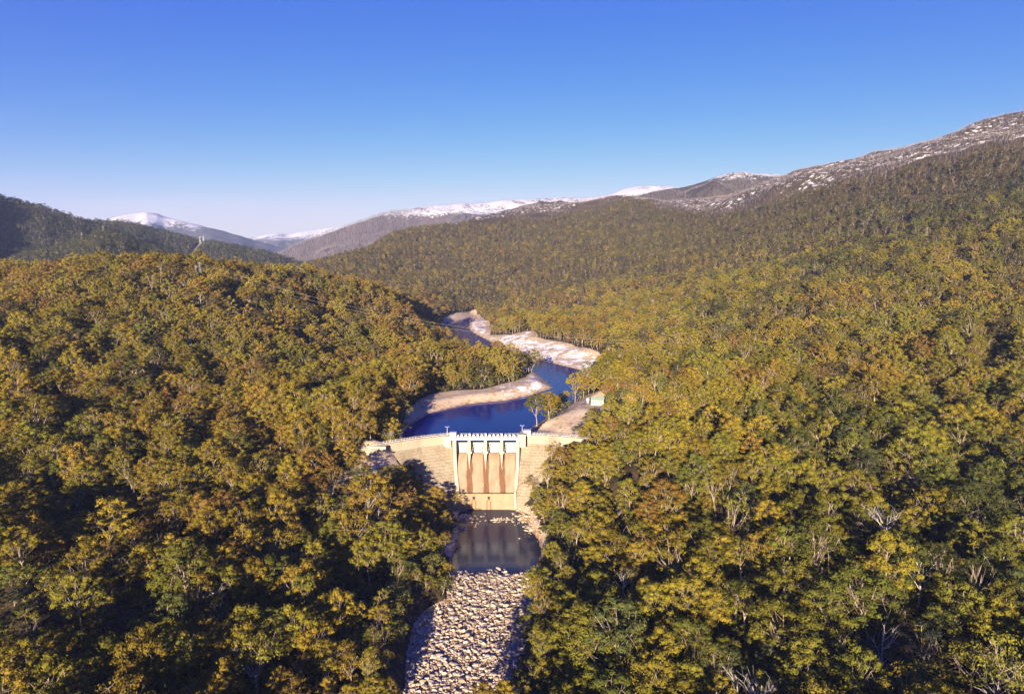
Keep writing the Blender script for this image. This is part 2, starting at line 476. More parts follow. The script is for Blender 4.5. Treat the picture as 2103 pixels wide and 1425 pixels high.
ctl = []
def g(px, py, Y, canopy=23.0):
    x, y, z = P(px, py, Y); ctl.append((x, y, z - canopy))
def a3(x, y, z): ctl.append((x, y, z))
# left hill
for px, rows in {
    0: [(1425, 215), (1200, 275), (1000, 370), (800, 520), (640, 680), (547, 850)],
    200: [(1425, 222), (1200, 288), (1000, 385), (800, 540), (640, 700), (536, 860)],
    400: [(1425, 232), (1200, 302), (1000, 400), (850, 520), (700, 680), (600, 800), (536, 900)],
    -350: [(1425, 200), (1100, 300), (800, 480), (640, 620), (560, 800)],
    600: [(1300, 280), (1100, 372), (950, 455), (820, 560), (700, 740), (620, 880), (552, 1020)],
    700: [(1200, 316), (1050, 402), (905, 478), (800, 575), (700, 780), (630, 960), (580, 1150)],
    800: [(800, 595), (720, 800), (660, 1000), (604, 1350)],
    880: [(700, 830)]}.items():
    for py, Y in rows: g(px, py, Y, 36 if (px < 650 and py < 560) else 23)
g(930, 648, 1560, 12)
for px, py, Y, z in [(880, 806, 679, 52), (880, 770, 740, 55), (960, 794, 724, 50.5), (960, 720, 800, 52), (960, 720, 860, 53), (960, 720, 940, 51), (1035, 785, 758, 48.5), (1035, 740, 820, 49), (1060, 760, 850, 47), (920, 700, 1000, 49), (880, 660, 1080, 58), (880, 640, 1250, 60), (880, 620, 1480, 72), (930, 680, 1200, 47), (900, 660, 1400, 52), (850, 840, 640, 53),
                     (1060, 700, 1130, 49), (1060, 690, 1250, 51), (1150, 712, 1060, 50), (1150, 690, 1180, 53), (1210, 725, 980, 51), (1255, 738, 900, 50), (1010, 680, 1300, 50), (1010, 665, 1480, 50)]:
    ctl.append((ray(px, py)[0] * Y, Y, z))
# behind the left hill the land falls away again
for x, y, z in [(-900, 1150, 150), (-600, 1300, 120), (-350, 1500, 95), (-250, 1800, 80), (-900, 1700, 110), (-1500, 1800, 150), (-700, 2200, 110), (-330, 2150, 110), (-1500, 1000, 180)]: a3(x, y, z)
# right side
for px, rows in {
    1200: [(1425, 236), (1250, 290), (1100, 365), (1000, 425), (930, 470)],
    1300: [(1425, 230), (1200, 300), (1000, 400), (900, 442), (820, 545), (760, 680)],
    1400: [(1425, 225), (1200, 300), (1000, 408), (850, 540), (750, 700), (650, 980), (600, 1250), (560, 1600), (500, 2050), (450, 2450), (415, 2750)],
    1580: [(1425, 220), (1200, 292), (1000, 398), (850, 530), (720, 720), (620, 970), (560, 1250), (480, 1700), (420, 2100)],
    1750: [(1425, 214), (1200, 284), (1000, 388), (850, 515), (700, 735), (560, 1090), (450, 1500), (362, 1900)],
    1930: [(1425, 210), (1000, 372), (700, 690), (560, 985), (450, 1300), (320, 1760)],
    2103: [(1425, 206), (1200, 270), (1000, 360), (850, 480), (700, 650), (560, 900), (450, 1150), (350, 1420), (285, 1650)],
    2500: [(1425, 195), (1000, 330), (700, 600), (450, 1000), (250, 1450)]}.items():
    for py, Y in rows: g(px, py, Y)
for px, py, Y in [(1470, 410, 3000), (1640, 360, 2700), (1750, 334, 2550), (1854, 302, 2450), (1987, 264, 2350), (2103, 234, 2250), (2500, 120, 2100)]: g(px, py, Y, 6)
for px, py, Y in [(1560, 392, 2380), (1640, 372, 2250), (1854, 318, 2050), (1987, 285, 1920), (2103, 262, 1880)]: g(px, py, Y, 6)
for x, y, z in [(1000, 3300, 330), (1500, 3000, 420), (2300, 2900, 560), (3200, 2800, 650)]: a3(x, y, z)
# centre hill beyond the lake
for px, rows in {
    1000: [(630, 1720), (600, 1950), (540, 2350), (480, 2850), (437, 3400)],
    1108: [(640, 1380), (590, 1850), (530, 2300), (470, 2800), (411, 3500)],
    1200: [(660, 1250), (620, 1500), (570, 1850), (500, 2350), (440, 2900), (414, 3400)],
    1300: [(700, 900), (640, 1200), (580, 1600), (510, 2150), (450, 2600), (400, 3200)],
    880: [(606, 1700), (560, 2100), (500, 2650), (464, 3200)],
    780: [(592, 1850), (550, 2150), (510, 2500), (488, 2900)],
    700: [(570, 1900), (545, 2150), (518, 2500)]}.items():
    for py, Y in rows: g(px, py, Y, 17)
for x, y, z in [(-700, 2900, 130), (-600, 3600, 150), (-100, 3900, 330), (300, 4200, 330), (900, 4000, 300), (-1700, 3500, 200), (-2600, 3000, 200), (0, 5500, 200), (-3000, 5500, 150), (2500, 5500, 300),
                (-6000, 11000, 100), (0, 12000, 100), (6000, 12000, 150), (-9000, 14000, 50), (9000, 14000, 50)]: a3(x, y, z)
# gorge, abutments, road and pad
for x, y, z in [(-98, 486, 49.3), (-102, 470, 42.5), (-108, 455, 39.5), (-118, 440, 36.5), (-86, 478, 34), (-70, 470, 14), (-52, 480, 4), (-62, 440, 9), (-60, 400, 9), (-66, 340, 11), (-70, 290, 8), (-95, 420, 21),
                (-72, 495, 24), (-55, 500, 8), (-112, 500, 54), (-125, 515, 60), (-105, 525, 52),
                (16, 494, 10), (24, 498, 20), (34, 498, 32), (48, 500, 47), (56, 512, 53), (70, 500, 56), (36, 470, 24), (28, 440, 16), (30, 400, 14), (26, 350, 12), (22, 300, 12), (14, 260, 10), (-2, 215, 9), (58, 450, 32),
                (52, 540, 52), (60, 575, 57), (69, 590, 57.5), (78, 600, 58), (70, 610, 56), (92, 590, 66), (95, 560, 66), (60, 556, 55), (80, 640, 52), (105, 680, 60), (40, 545, 48.5), (75, 575, 58),
                (-120, 60, 40), (-250, 60, 80), (-60, 60, 0), (40, 60, 12), (130, 60, 45), (250, 60, 80), (-150, 130, 28), (-300, 150, 50), (60, 150, 14), (150, 150, 28), (300, 150, 55)]: a3(x, y, z)
ctl = np.array(ctl)
cu = np.stack([ctl[:, 0] / ctl[:, 1], np.log(ctl[:, 1])], 1)
def _k(r2): return 0.5 * r2 * np.log(r2 + 1e-12)
n_c = len(cu)
r2 = ((cu[:, None, :] - cu[None, :, :]) ** 2).sum(-1)
A = np.zeros((n_c + 3, n_c + 3))
A[:n_c, :n_c] = _k(r2) + np.eye(n_c) * 2e-5
A[:n_c, n_c] = 1; A[:n_c, n_c + 1:] = cu; A[n_c:, :n_c] = A[:n_c, n_c:].T
coef = np.linalg.solve(A, np.concatenate([ctl[:, 2], [0, 0, 0]]))
def tps(X, Y):
    u = X / Y; w = np.log(Y)
    out = coef[n_c] + coef[n_c + 1] * u + coef[n_c + 2] * w
    for i in range(n_c):
        out = out + coef[i] * _k((u - cu[i, 0]) ** 2 + (w - cu[i, 1]) ** 2)
    return out

MOUNDS = [Wz(952, 1064, 0) + (4.2, 8.0, 11.0), Wz(945, 1085, 0) + (4.0, 5.0, 8.0), Wz(1027, 1067, 0) + (3.3, 5.0, 4.5), Wz(1082, 1064, 0) + (4.6, 9.0, 11.0), Wz(1098, 1085, 0) + (4.2, 7.0, 9.0)]
PAD = [(62, 574), (72, 570), (84, 578), (86, 600), (74, 606), (62, 598), (58, 586)]
def height(X, Y, full=False):
    X = np.asarray(X, float); Y = np.asarray(Y, float)
    z = tps(X, Y)
    big = np.clip((Y - 350) / 800, 0.0, 1.0) * np.clip((2900 - Y) / 900, 0.35, 1.0)
    sdl = poly_sd(X, Y, LAKE_POLY); sdr = poly_sd(X, Y, RIVER_POLY)
    calm = np.clip(np.minimum(np.abs(sdl) / 3.2, np.abs(sdr)) / 40.0, 0, 1) * np.clip(np.hypot((X + 25) / 90.0, (Y - 510) / 60.0) - 0.8, 0, 1)
    z = z + calm * (fbm(X / 75, Y / 75, 3, 4) * 14.0 + big * fbm(X / 230, Y / 230, 9, 4) * 38.0)
    up = Y > dam_y(X) - 0.5
    # lake and its banks
    lo = LAKE + 0.10 * np.minimum(sdl, 50) + 0.25 - 1.5 * np.maximum(sdl - np.where(Y > 600, 70, 25), 0)
    hi = LAKE + 0.30 + 0.42 * sdl + 0.0012 * sdl * sdl
    zo = np.where(sdl < 90, np.minimum(np.maximum(z, lo), np.maximum(hi, lo)), np.maximum(z, lo))
    zi = LAKE + 0.2 + 0.28 * np.maximum(sdl, -30)
    zl = np.where(sdl < 0, np.minimum(zi, np.maximum(z, 20)), zo) + np.where(np.abs(sdl) < 40, fbm(X / 9, Y / 9, 21, 3) * 0.7 * np.clip(sdl / 6 + 0.4, 0, 1), 0)
    z = np.where(up & (Y < 2000), zl, z)
    # gorge floor
    lo = 0.3 + 0.12 * np.minimum(sdr, 40); hi = 0.5 + 0.85 * sdr
    bed = -0.35 + 1.1 * np.clip((POOL_FAR + 2 - Y) / 10, 0, 1) - 2.6 * np.clip((Y - POOL_FAR + 1) / 9, 0, 1) * np.clip(-sdr / 6, 0, 1)
    for mx, my, ma, sx_, sy_ in MOUNDS: bed = np.maximum(bed, -2.6 + ma * np.exp(-((X - mx) / sx_) ** 2 - ((Y - my) / sy_) ** 2))
    zr = np.where(sdr < 0, bed, np.where(sdr < 60, np.minimum(np.maximum(z, lo), hi), z))
    z = np.where(~up & (Y < 506), zr, z)
    sdp = poly_sd(X, Y, PAD)
    z = np.where(sdp < 6, z + (57.4 - z) * np.clip(1 - sdp / 6, 0, 1), z)
    if full: return z, sdl, sdr
    return z

# shores without trees, and clearings (world outlines found from the photograph)
BEACH_L = (wl([(815, 900), (834, 846)], 48) + wl([(850, 830), (880, 807), (930, 799), (990, 796)], 51) + wl([(1040, 789), (1080, 775), (1090, 763)], 48)
           + wl([(1102, 758), (1125, 778), (1142, 798), (1090, 818), (960, 836), (880, 856), (845, 892)], LAKE))
BEACH_R = (wl([(984, 644), (1002, 660), (1010, 676), (1006, 688), (1050, 694), (1095, 692), (1107, 704), (1150, 713), (1200, 725), (1252, 741)], LAKE + 5)
           + wl([(1262, 752), (1235, 768), (1190, 765), (1110, 746), (1050, 726), (1000, 706), (962, 684), (955, 668), (970, 652)], LAKE + 1))
BEACH_F = wl([(905, 668), (908, 658), (940, 650), (968, 644), (978, 643), (978, 648), (950, 662)], LAKE + 2)
CUT = wl([(1070, 892), (1100, 868), (1140, 852), (1165, 828), (1185, 815), (1205, 806), (1240, 812), (1246, 845), (1232, 860), (1215, 872), (1195, 893), (1150, 897)], 51)
ROADSIDE = [(-110, 494), (-92, 496), (-80, 486), (-82, 474), (-94, 462), (-108, 446), (-120, 430), (-126, 434), (-113, 462), (-110, 480)]
PADCLEAR = [(50, 560), (60, 548), (84, 548), (94, 562), (98, 612), (60, 616)]

# ------------------------------------------------------------------ terrain sheet
NU, NW = 520, 600
us = np.linspace(-1.2, 1.2, NU)
ws = np.concatenate([np.linspace(log(60), log(3900), 520), np.linspace(log(3900), log(15000), 81)[1:]])
UU, WW = np.meshgrid(us, ws)
YY = np.exp(WW); XX = UU * YY
ZZ, SDL, SDR = height(XX, YY, True)
idx = np.arange(NU * len(ws)).reshape(len(ws), NU)
quads = np.stack([idx[:-1, :-1], idx[:-1, 1:], idx[1:, 1:], idx[1:, :-1]], -1).reshape(-1, 4)
tme = np_mesh('terrain', np.stack([XX, YY, ZZ], -1).reshape(-1, 3), quads, [M['ground']], smooth=True)
def bare_amount(X, Y, soft=4.0):
    b = np.zeros(np.shape(X))
    for pl in (BEACH_L, BEACH_R, BEACH_F, CUT, ROADSIDE):
        b = np.maximum(b, np.clip(0.5 - poly_sd(X, Y, pl) / (2 * soft), 0, 1))
    return b
bare = bare_amount(XX, YY)
bare = np.maximum(bare, np.where(YY > dam_y(XX) + 2, np.clip(1 - SDL / 9, 0, 1), 0) * (YY < 1900))
bare = np.maximum(bare, np.where(YY < 506, np.clip(1 - SDR / np.where(YY > POOL_FAR + 15, 9, 2.5), 0, 1), 0))
snow = np.clip(0.5 - poly_sd(XX, YY, BEACH_R) / 30, 0, 1) * 0.54
snow = np.maximum(snow, np.clip(0.5 - poly_sd(XX, YY, BEACH_L) / 16, 0, 1) * 0.5 * np.clip((XX + 60) / 60, 0, 1.0))
snow = snow * np.clip(SDL / 4 - 0.3, 0, 1)
BURN_U = [ray(px, 400)[0] for px in (1300, 1400, 1480, 1600, 1700, 1800, 1900, 2000, 2103, 2600)]
BURN_Y = [2980, 2640, 2310, 2100, 2010, 1860, 1735, 1630, 1555, 1420]
def burn(X, Y): return Y - np.interp(X / Y, BURN_U, BURN_Y) + fbm(X / 120, Y / 120, 5, 3) * 90
bn = burn(XX, YY)
snow = np.maximum(snow, np.clip(bn / 150, 0, 1) * 0.42)
wet_shade = np.clip(1 - np.abs(SDL) / 3.0, 0, 1) * (YY > dam_y(XX) + 2)
wet_shade = np.maximum(wet_shade, (SDR < 1) * (YY < 506) * 1.0)  # river bed darkened too: shadow between boulders painted into the ground
fattr(tme, 'bare', bare); fattr(tme, 'snow', snow); fattr(tme, 'wet_shade', wet_shade)
tag(mesh_obj('terrain', tme), kind='structure')

# ------------------------------------------------------------------ far ridges
RIDGES = {}
def ridge(name, px_pts, D, mat, front, back, slope, canopy=0, rough=20.0, gull=160.0, ends=0.16, nu=180, seed=0, n=48):
    """a ridge of real depth: crest height from the skyline, sides falling towards and away from the viewer"""
    if not isinstance(D, (list, tuple)): D = [D] * len(px_pts)
    q = [P(px, py, d) for (px, py), d in zip(px_pts, D)]
    uc = np.array([p[0] / p[1] for p in q]); hc = np.array([p[2] - canopy for p in q]); dc = np.array([p[1] for p in q])
    o = np.argsort(uc); uc, hc, dc = uc[o], hc[o], dc[o]
    u = np.linspace(uc[0] - ends, uc[-1] + ends, nu)
    def hh(u):
        h = np.interp(u, uc, hc)
        h = h - np.maximum(uc[0] - u, 0) * dc[0] * 0.30 - np.maximum(u - uc[-1], 0) * dc[-1] * 0.30
        return h
    def f(X, Y):
        u = X / Y; d = np.interp(u, uc, dc) + fbm(u * 14, u * 0 + seed, seed, 3) * 0.05 * dc.mean()
        off = Y - d
        h = hh(u)
        fall = np.where(off < 0, -off * slope, off * slope * 1.1)
        nz = fbm(X / gull, Y / (gull * 1.8), seed + 1, 5) * rough * np.clip(np.abs(off) / (gull * 1.5) + 0.12, 0, 2.2)
        soft = np.sqrt(off * off + (0.02 * dc.mean()) ** 2) - 0.02 * dc.mean()
        return h - fall * 0.35 - soft * slope * 0.65 + nz
    offs = np.concatenate([-front * np.linspace(1, 0, n) ** 1.3, back * np.linspace(0, 1, 14)[1:] ** 1.2])
    U2, O2 = np.meshgrid(u, offs)
    Y2 = np.interp(U2, uc, dc) + O2; X2 = U2 * Y2
    Z2 = f(X2, Y2)
    ii = np.arange(U2.size).reshape(U2.shape)
    qd = np.stack([ii[:-1, :-1], ii[:-1, 1:], ii[1:, 1:], ii[1:, :-1]], -1).reshape(-1, 4)
    me = np_mesh(name, np.stack([X2, Y2, Z2], -1).reshape(-1, 3), qd, [mat], smooth=True)
    tag(mesh_obj(name, me), kind='structure')
    r = dict(f=f, u0=u[0], u1=u[-1], uc=uc, dc=dc, front=front, back=back)
    return r

M['m_peak'] = mat_mountain('snow_peak', (0.045, 0.05, 0.06), (0.10, 0.10, 0.11), 600, 110, 0.0035, 0.05)
M['m_far'] = mat_mountain('far_snow', (0.05, 0.055, 0.065), (0.11, 0.11, 0.12), 480, 110, 0.003, -0.02)
M['m_mid'] = mat_mountain('burnt_range', (0.055, 0.047, 0.056), (0.12, 0.105, 0.12), 490, 45, 0.006, -0.12)
M['m_knob'] = mat_mountain('snow_knob', (0.035, 0.032, 0.030), (0.09, 0.078, 0.070), 600, 60, 0.009, -0.35, 4.5, 4.5)
M['m_wood'] = mat_mountain('wooded_hill', (0.012, 0.014, 0.014), (0.03, 0.03, 0.028), 5000, 100, 0.01, 0.0)

R_peak = ridge('snow_mountain', [(150, 470), (230, 452), (262, 442), (300, 436.5), (322, 439), (338, 445), (366, 453), (416, 463), (466, 477), (516, 490), (566, 505), (620, 520)], 9000, M['m_peak'], 2600, 1500, 0.30, rough=110, gull=420, seed=4, ends=0.1)
R_far = ridge('snow_range', [(480, 494), (513, 488), (549, 481), (616, 475), (666, 469), (700, 465), (760, 455), (820, 450)], 11500, M['m_far'], 3000, 1500, 0.25, rough=110, gull=500, seed=14, ends=0.1)
R_mid = ridge('burnt_mountain', [(576, 521), (614, 501), (683, 474), (747, 454), (804, 436), (861, 424), (956, 416), (1070, 408), (1128, 406), (1200, 404), (1300, 404)], [4700, 4750, 4800, 4900, 5000, 5100, 5200, 5300, 5300, 5300, 5300], M['m_mid'], 1500, 900, 0.32, rough=60, gull=260, seed=24, nu=260, n=70, ends=0.05)
R_back = ridge('snow_crest', [(1150, 418), (1185, 411), (1250, 396), (1300, 381), (1372, 381), (1400, 386), (1460, 392)], 7000, M['m_far'], 1200, 900, 0.28, rough=70, gull=300, seed=34, ends=0.04)
R_knob = ridge('snow_knob', [(1250, 408), (1300, 400), (1388, 386), (1453, 372), (1500, 357), (1529, 349), (1560, 350), (1590, 353), (1624, 358), (1682, 346), (1739, 334), (1800, 322)], [3900, 3850, 3800, 3800, 3800, 3800, 3800, 3800, 3800, 3800, 3700, 3600], M['m_knob'], 950, 700, 0.30, rough=50, gull=190, seed=44, nu=240, n=60, ends=0.03)
R_l1 = ridge('wooded_mountain', [(-250, 350), (-100, 375), (0, 402), (50, 414), (93, 428), (133, 439), (173, 453), (200, 462), (222, 476)], 2700, M['m_wood'], 900, 700, 0.42, canopy=8, rough=70, gull=240, seed=54)
R_l2 = ridge('wooded_ridge', [(140, 462), (193, 456), (233, 458), (276, 462), (316, 470), (366, 482), (406, 495), (450, 499), (500, 508), (550, 519), (583, 529)], 3300, M['m_wood'], 900, 600, 0.34, canopy=8, rough=50, gull=220, seed=64, ends=0.05)
R_l4 = ridge('wooded_spur', [(60, 520), (127, 505), (186, 483), (213, 478), (250, 483), (283, 499), (333, 512), (376, 528)], 2150, M['m_wood'], 700, 500, 0.36, canopy=8, rough=40, gull=180, seed=74, ends=0.08)

def on_ridge(R, px, py):
    u, t = ray(px, py); Ys = np.arange(2300, 3400, 4.0)
    hit = np.where(R['f'](u * Ys, Ys) + 6 >= CZ - t * Ys)[0]
    j = hit[0] if len(hit) else len(Ys) - 1
    return u * Ys[j], Ys[j]
strip_c = [on_ridge(R_l2, px, py) for px, py in [(413, 497), (408, 503), (403, 509), (398, 515), (393, 522), (388, 530), (384, 538)]]
sv = []; sf = []
for j, (x, y) in enumerate(strip_c):
    for e in (-1, 0, 1):
        X_ = x + e * 5.5; sv.append((X_, y, float(R_l2['f'](np.array([X_]), np.array([y]))[0]) + 2.0))
for j in range(len(strip_c) - 1):
    for e in (0, 1): sf.append((3 * j + e, 3 * j + e + 1, 3 * j + e + 4, 3 * j + e + 3))
tag(MB().add(sv, sf).build('cleared_strip', M['scree']), kind='structure')
STRIP = [(x - 17, y) for x, y in strip_c] + [(x + 17, y) for x, y in strip_c[::-1]]
# ------------------------------------------------------------------ water
def water_sheet(name, poly, z, mat, xs, ys, keep, label=None):
    X, Y = np.meshgrid(xs, ys)
    k = poly_sd(X, Y, poly) < 7
    k &= keep(X, Y)
    cell = k[:-1, :-1] & k[1:, :-1] & k[:-1, 1:] & k[1:, 1:]
    ii = np.arange(X.size).reshape(X.shape)
    qd = np.stack([ii[:-1, :-1], ii[:-1, 1:], ii[1:, 1:], ii[1:, :-1]], -1)[cell]
    used, inv = np.unique(qd, return_inverse=True)
    V = np.stack([X.ravel()[used], Y.ravel()[used], np.full(len(used), z)], -1)
    me = np_mesh(name, V, inv.reshape(-1, 4), [mat], smooth=True)
    return tag(mesh_obj(name, me), kind='structure')
water_sheet('lake_water', LAKE_POLY, LAKE, M['lake'], np.arange(-260, 180, 2.0), np.arange(500, 1800, 2.0),
            lambda X, Y: (Y > dam_y(X) - 2.5) | ((X > -44) & (X < 3.5) & (Y > 516)))
water_sheet('pool_water', RIVER_POLY, 0.0, M['pool'], np.arange(-70, 40, 2.0), np.arange(376, 500, 2.0), lambda X, Y: Y < 494.5)

# ------------------------------------------------------------------ the dam
dam = empty('concrete_dam', (-25, 510, 0))
tag(dam, 'tall cream concrete dam with a rust stained spillway and four white gates', 'dam')
def dpart(mb, name, mat, parent=None):
    p = parent or dam
    o = mb.build(name, mat, p)
    o.location = (-dam.location[0], -dam.location[1], -dam.location[2]) if p is dam else (0, 0, 0)
    return o

def wing_profile(zb=-3.0):
    pr = [(0.0, zb), (0.0, 50.0), (4.6, 50.0), (4.6, 43.6)]
    z = 43.6; n = 4.6
    while z > zb + 0.1:
        pr += [(n - 0.22, z), (n - 0.22, z - 0.22)]
        z2 = max(z - 2.0, zb)
        n2 = n + 0.70 * (z - z2)
        pr += [(n + 0.7 * 0.22, z - 0.22), (n2, z2)]
        z, n = z2, n2
    return pr
def offset_frame(pts):
    fr = []
    for i, p in enumerate(pts):
        a = Vector(pts[max(i - 1, 0)]); b = Vector(pts[min(i + 1, len(pts) - 1)])
        d = (b - a).normalized()
        fr.append((Vector(p), Vector((d.y, -d.x))))           # normal points downstream
    return fr
def arc(pts, m):
    """resample a polyline smoothly through its points (Catmull)"""
    out = []
    for i in range(len(pts) - 1):
        p0, p1, p2, p3 = (Vector(pts[max(i - 1, 0)]), Vector(pts[i]), Vector(pts[i + 1]), Vector(pts[min(i + 2, len(pts) - 1)]))
        for k in range(m):
            t = k / m
            out.append(0.5 * ((2 * p1) + (p2 - p0) * t + (2 * p0 - 5 * p1 + 4 * p2 - p3) * t * t + (3 * p1 - p0 - 3 * p2 + p3) * t ** 3))
    out.append(Vector(pts[-1]))
    return out
wing_l = arc([(-112, 484), (-98, 494), (-72, 511), (-47.4, 522)], 2)
wing_r = arc([(6.4, 523), (27, 520.5), (47.7, 514.5), (60, 509.5)], 2)
def build_wing(pts):
    fr = offset_frame(pts)
    for (p, n), (q, m) in zip(fr[:-1], fr[1:]):
        d = (q - p).normalized() * 0.035
        fa = lambda a, z, p=p, n=n, d=d: (p.x + d.x + n.x * a, p.y + d.y + n.y * a, z)
        fb = lambda a, z, q=q, m=m, d=d: (q.x - d.x + m.x * a, q.y - d.y + m.y * a, z)
        dpart(MB().extrude(wing_profile(), fa, fb), 'concrete_block', M['concrete'])
    return fr
fr_l = build_wing(wing_l); fr_r = build_wing(wing_r)
# coping and railings along both wings
def rail_run(pts, side, off, z, name='railing', h=1.15, post=2.4, r=0.06):
    mb = MB()
    for (a, na), (b, nb) in zip(pts[:-1], pts[1:]):
        A_ = a + na * off; B_ = b + nb * off
        L = (B_ - A_).length; k = max(1, int(round(L / post)))
        for i in range(k + 1):
            q = A_.lerp(B_, i / k)
            mb.box(q.x - r, q.x + r, q.y - r, q.y + r, z, z + h)
        for hh_ in (h, h * 0.55):
            mb.tube([(A_.x, A_.y, z + hh_), (B_.x, B_.y, z + hh_)], r, 4)
    return dpart(mb, name, M['white'])
for fr in (fr_l, fr_r):
    for off, w in ((0.25, 0.25), (4.65, 0.3)):
        mb = MB()
        for (p, n), (q, m) in zip(fr[:-1], fr[1:]):
            pr = [(off - w, 50.004), (off - w, 50.35), (off + w, 50.35), (off + w, 50.004)]
            mb.extrude(pr, lambda a, z, p=p, n=n: (p.x + n.x * a, p.y + n.y * a, z), lambda a, z, q=q, m=m: (q.x + m.x * a, q.y + m.y * a, z))
        dpart(mb, 'coping', M['pale_concrete'])
    rail_run(fr, 1, 0.25, 50.35); rail_run(fr, 1, 4.65, 50.35)

# spillway
XL, XR = -45.0, 4.5              # inside faces of the training walls at the gates
XLb, XRb = -39.6, 1.6            # the same at the foot
BAY = (XR - XL) / 4
chute_line = [(522, 34.0), (518.5, 36.6), (516.5, 37.3), (515, 37.1), (513, 35.7), (511, 33.4), (508.5, 29.9), (505, 24.8), (501, 19.0), (498.6, 15.5), (497, 13.2), (496, 12.0), (495.0, 11.2), (494.0, 11.1), (493.2, 11.5), (492.6, 12.2)]
Ytop, Ybot = 516.5, 492.6
def xedge(Y):
    t = min(max((Ytop - Y) / (Ytop - 495.0), 0), 1)
    return XL + (XLb - XL) * t, XR + (XRb - XR) * t
nb = 24
V = []; Fc = []; UVv = []
for j, (y, z) in enumerate(chute_line):
    xl, xr = xedge(y)
    for i in range(nb + 1):
        V.append((xl + (xr - xl) * i / nb, y, z)); UVv.append((i / nb, min(max((Ytop - y) / (Ytop - Ybot), 0), 1)))
for j in range(len(chute_line) - 1):
    for i in range(nb):
        a = j * (nb + 1) + i
        Fc.append((a, a + nb + 1, a + nb + 2, a + 1))
cme = np_mesh('chute', np.array(V), np.array(Fc), [M['chute']], smooth=False)
uvl = cme.uv_layers.new(name='UVMap')
li = np.empty(len(cme.loops), dtype=np.int32); cme.loops.foreach_get('vertex_index', li)
uvl.data.foreach_set('uv', np.array(UVv, dtype=np.float32)[li].ravel())
o = mesh_obj('chute', cme, dam); o.location = -dam.location
tag(o, 'concrete spillway face with brown rust runs')
# training walls: sloping walls either side of the chute, with a taller block at the foot
def wall_side(sgn):
    prof = []
    top = [(y, z + 3.2) for y, z in chute_line if 495.5 <= y <= 513]
    top = [(523.0, 50.0), (507.5, 50.0), (506.5, 40.5), (506.3, 29.8)]
    mb = MB()
    ys = [523, 512, 507.0, 506.6, 505, 501, 498.6, 497.2, 495]
    zt = [49.2, 49.2, 49.2, 40.0, 27.8, 22.0, 18.4, 16.4, 14.6]
    zt[3] = 40.0
    secs = []
    for y, z in zip(ys, zt):
        xl, xr = xedge(y); x = xl if sgn < 0 else xr
        secs.append([(x, y, z), (x + sgn * 2.4, y, z), (x + sgn * 2.4, y, -3), (x, y, -3)])
    vs = [p for s in secs for p in s]; fs = []
    for i in range(len(secs) - 1):
        for k in range(4): fs.append((i * 4 + k, i * 4 + (k + 1) % 4, (i + 1) * 4 + (k + 1) % 4, (i + 1) * 4 + k))
    fs += [(0, 1, 2, 3), tuple(len(vs) - 4 + k for k in range(4))]
    mb.add(vs, fs)
    dpart(mb, 'training_wall', M['pale_concrete'])
    x = XLb if sgn < 0 else XRb
    a, b = (x - 1.6, x + 0.003) if sgn < 0 else (x - 0.003, x + 1.6)
    dpart(MB().add([(a, 491.6, -3), (b, 491.6, -3), (b, 494.99, -3), (a, 494.99, -3), (a, 491.6, 12.9), (b, 491.6, 12.9), (b, 494.99, 14.9), (a, 494.99, 14.9)],
                   [(0, 3, 2, 1), (4, 5, 6, 7), (0, 1, 5, 4), (1, 2, 6, 5), (2, 3, 7, 6), (3, 0, 4, 7)]), 'wall_foot', M['pale_concrete'])
wall_side(-1); wall_side(1)
# lip block below the chute, built of panels with open joints
xs_j = np.linspace(XLb + 0.02, XRb - 0.02, 6)
for i in range(5):
    dpart(MB().box(xs_j[i] + 0.03, xs_j[i + 1] - 0.03, 491.8, 497.5, -3, 11.05).box(xs_j[i] + 0.03, xs_j[i + 1] - 0.03, 491.8, 492.58, 11.05, 12.3), 'apron_block', M['apron'])
for x0 in OUTLET_X:
    mb = MB()
    mb.tube([(x0, 492.2, 9.3), (x0, 491.0, 9.15), (x0, 490.3, 8.9)], [0.62, 0.62, 0.55], 12)
    out = dpart(mb, 'outlet_pipe', M['dark'])
    h = MB().box(x0 - 0.95, x0 + 0.95, 491.0, 491.797, 9.95, 10.2).box(x0 - 0.95, x0 - 0.7, 491.0, 491.797, 8.9, 9.949).box(x0 + 0.7, x0 + 0.95, 491.0, 491.797, 8.9, 9.949)
    dpart(h, 'outlet_hood', M['dark'])
# piers between the gates
def pier(xc):
    w = 1.12
    mb = MB()
    mb.box(xc - w, xc + w, 511.0, 524.0, 26.0, 49.28)
    # tail: full width at the back, narrowing to a point low down at the front
    A_ = [(xc - w, 510.99, 49.28), (xc + w, 510.99, 49.28), (xc + w, 510.99, 26.0), (xc - w, 510.99, 26.0)]
    zf = [(49.28, w), (39.6, w), (33.5, w * 0.55), (27.0, 0.06)]
    vs = []
    for z, ww in zf: vs += [(xc - ww, 506.2, z), (xc + ww, 506.2, z)]
    for z, ww in zf: vs += [(xc - w, 510.99, z if z > 28 else 26.0), (xc + w, 510.99, z if z > 28 else 26.0)]
    fs = []
    for i in range(3):
        fs.append((2 * i, 2 * i + 1, 2 * i + 3, 2 * i + 2))
        fs.append((8 + 2 * i, 2 * i, 2 * i + 2, 8 + 2 * i + 2))
        fs.append((2 * i + 1, 9 + 2 * i, 9 + 2 * i + 2, 2 * i + 3))
        fs.append((8 + 2 * i, 9 + 2 * i, 9 + 2 * i + 2, 8 + 2 * i + 2))
    fs += [(0, 1, 9, 8), (6, 7, 15, 14)]
    mb.add(vs, fs)
    dpart(mb, 'pier', M['pale_concrete'])
for i in (1, 2, 3): pier(XL + BAY * i)
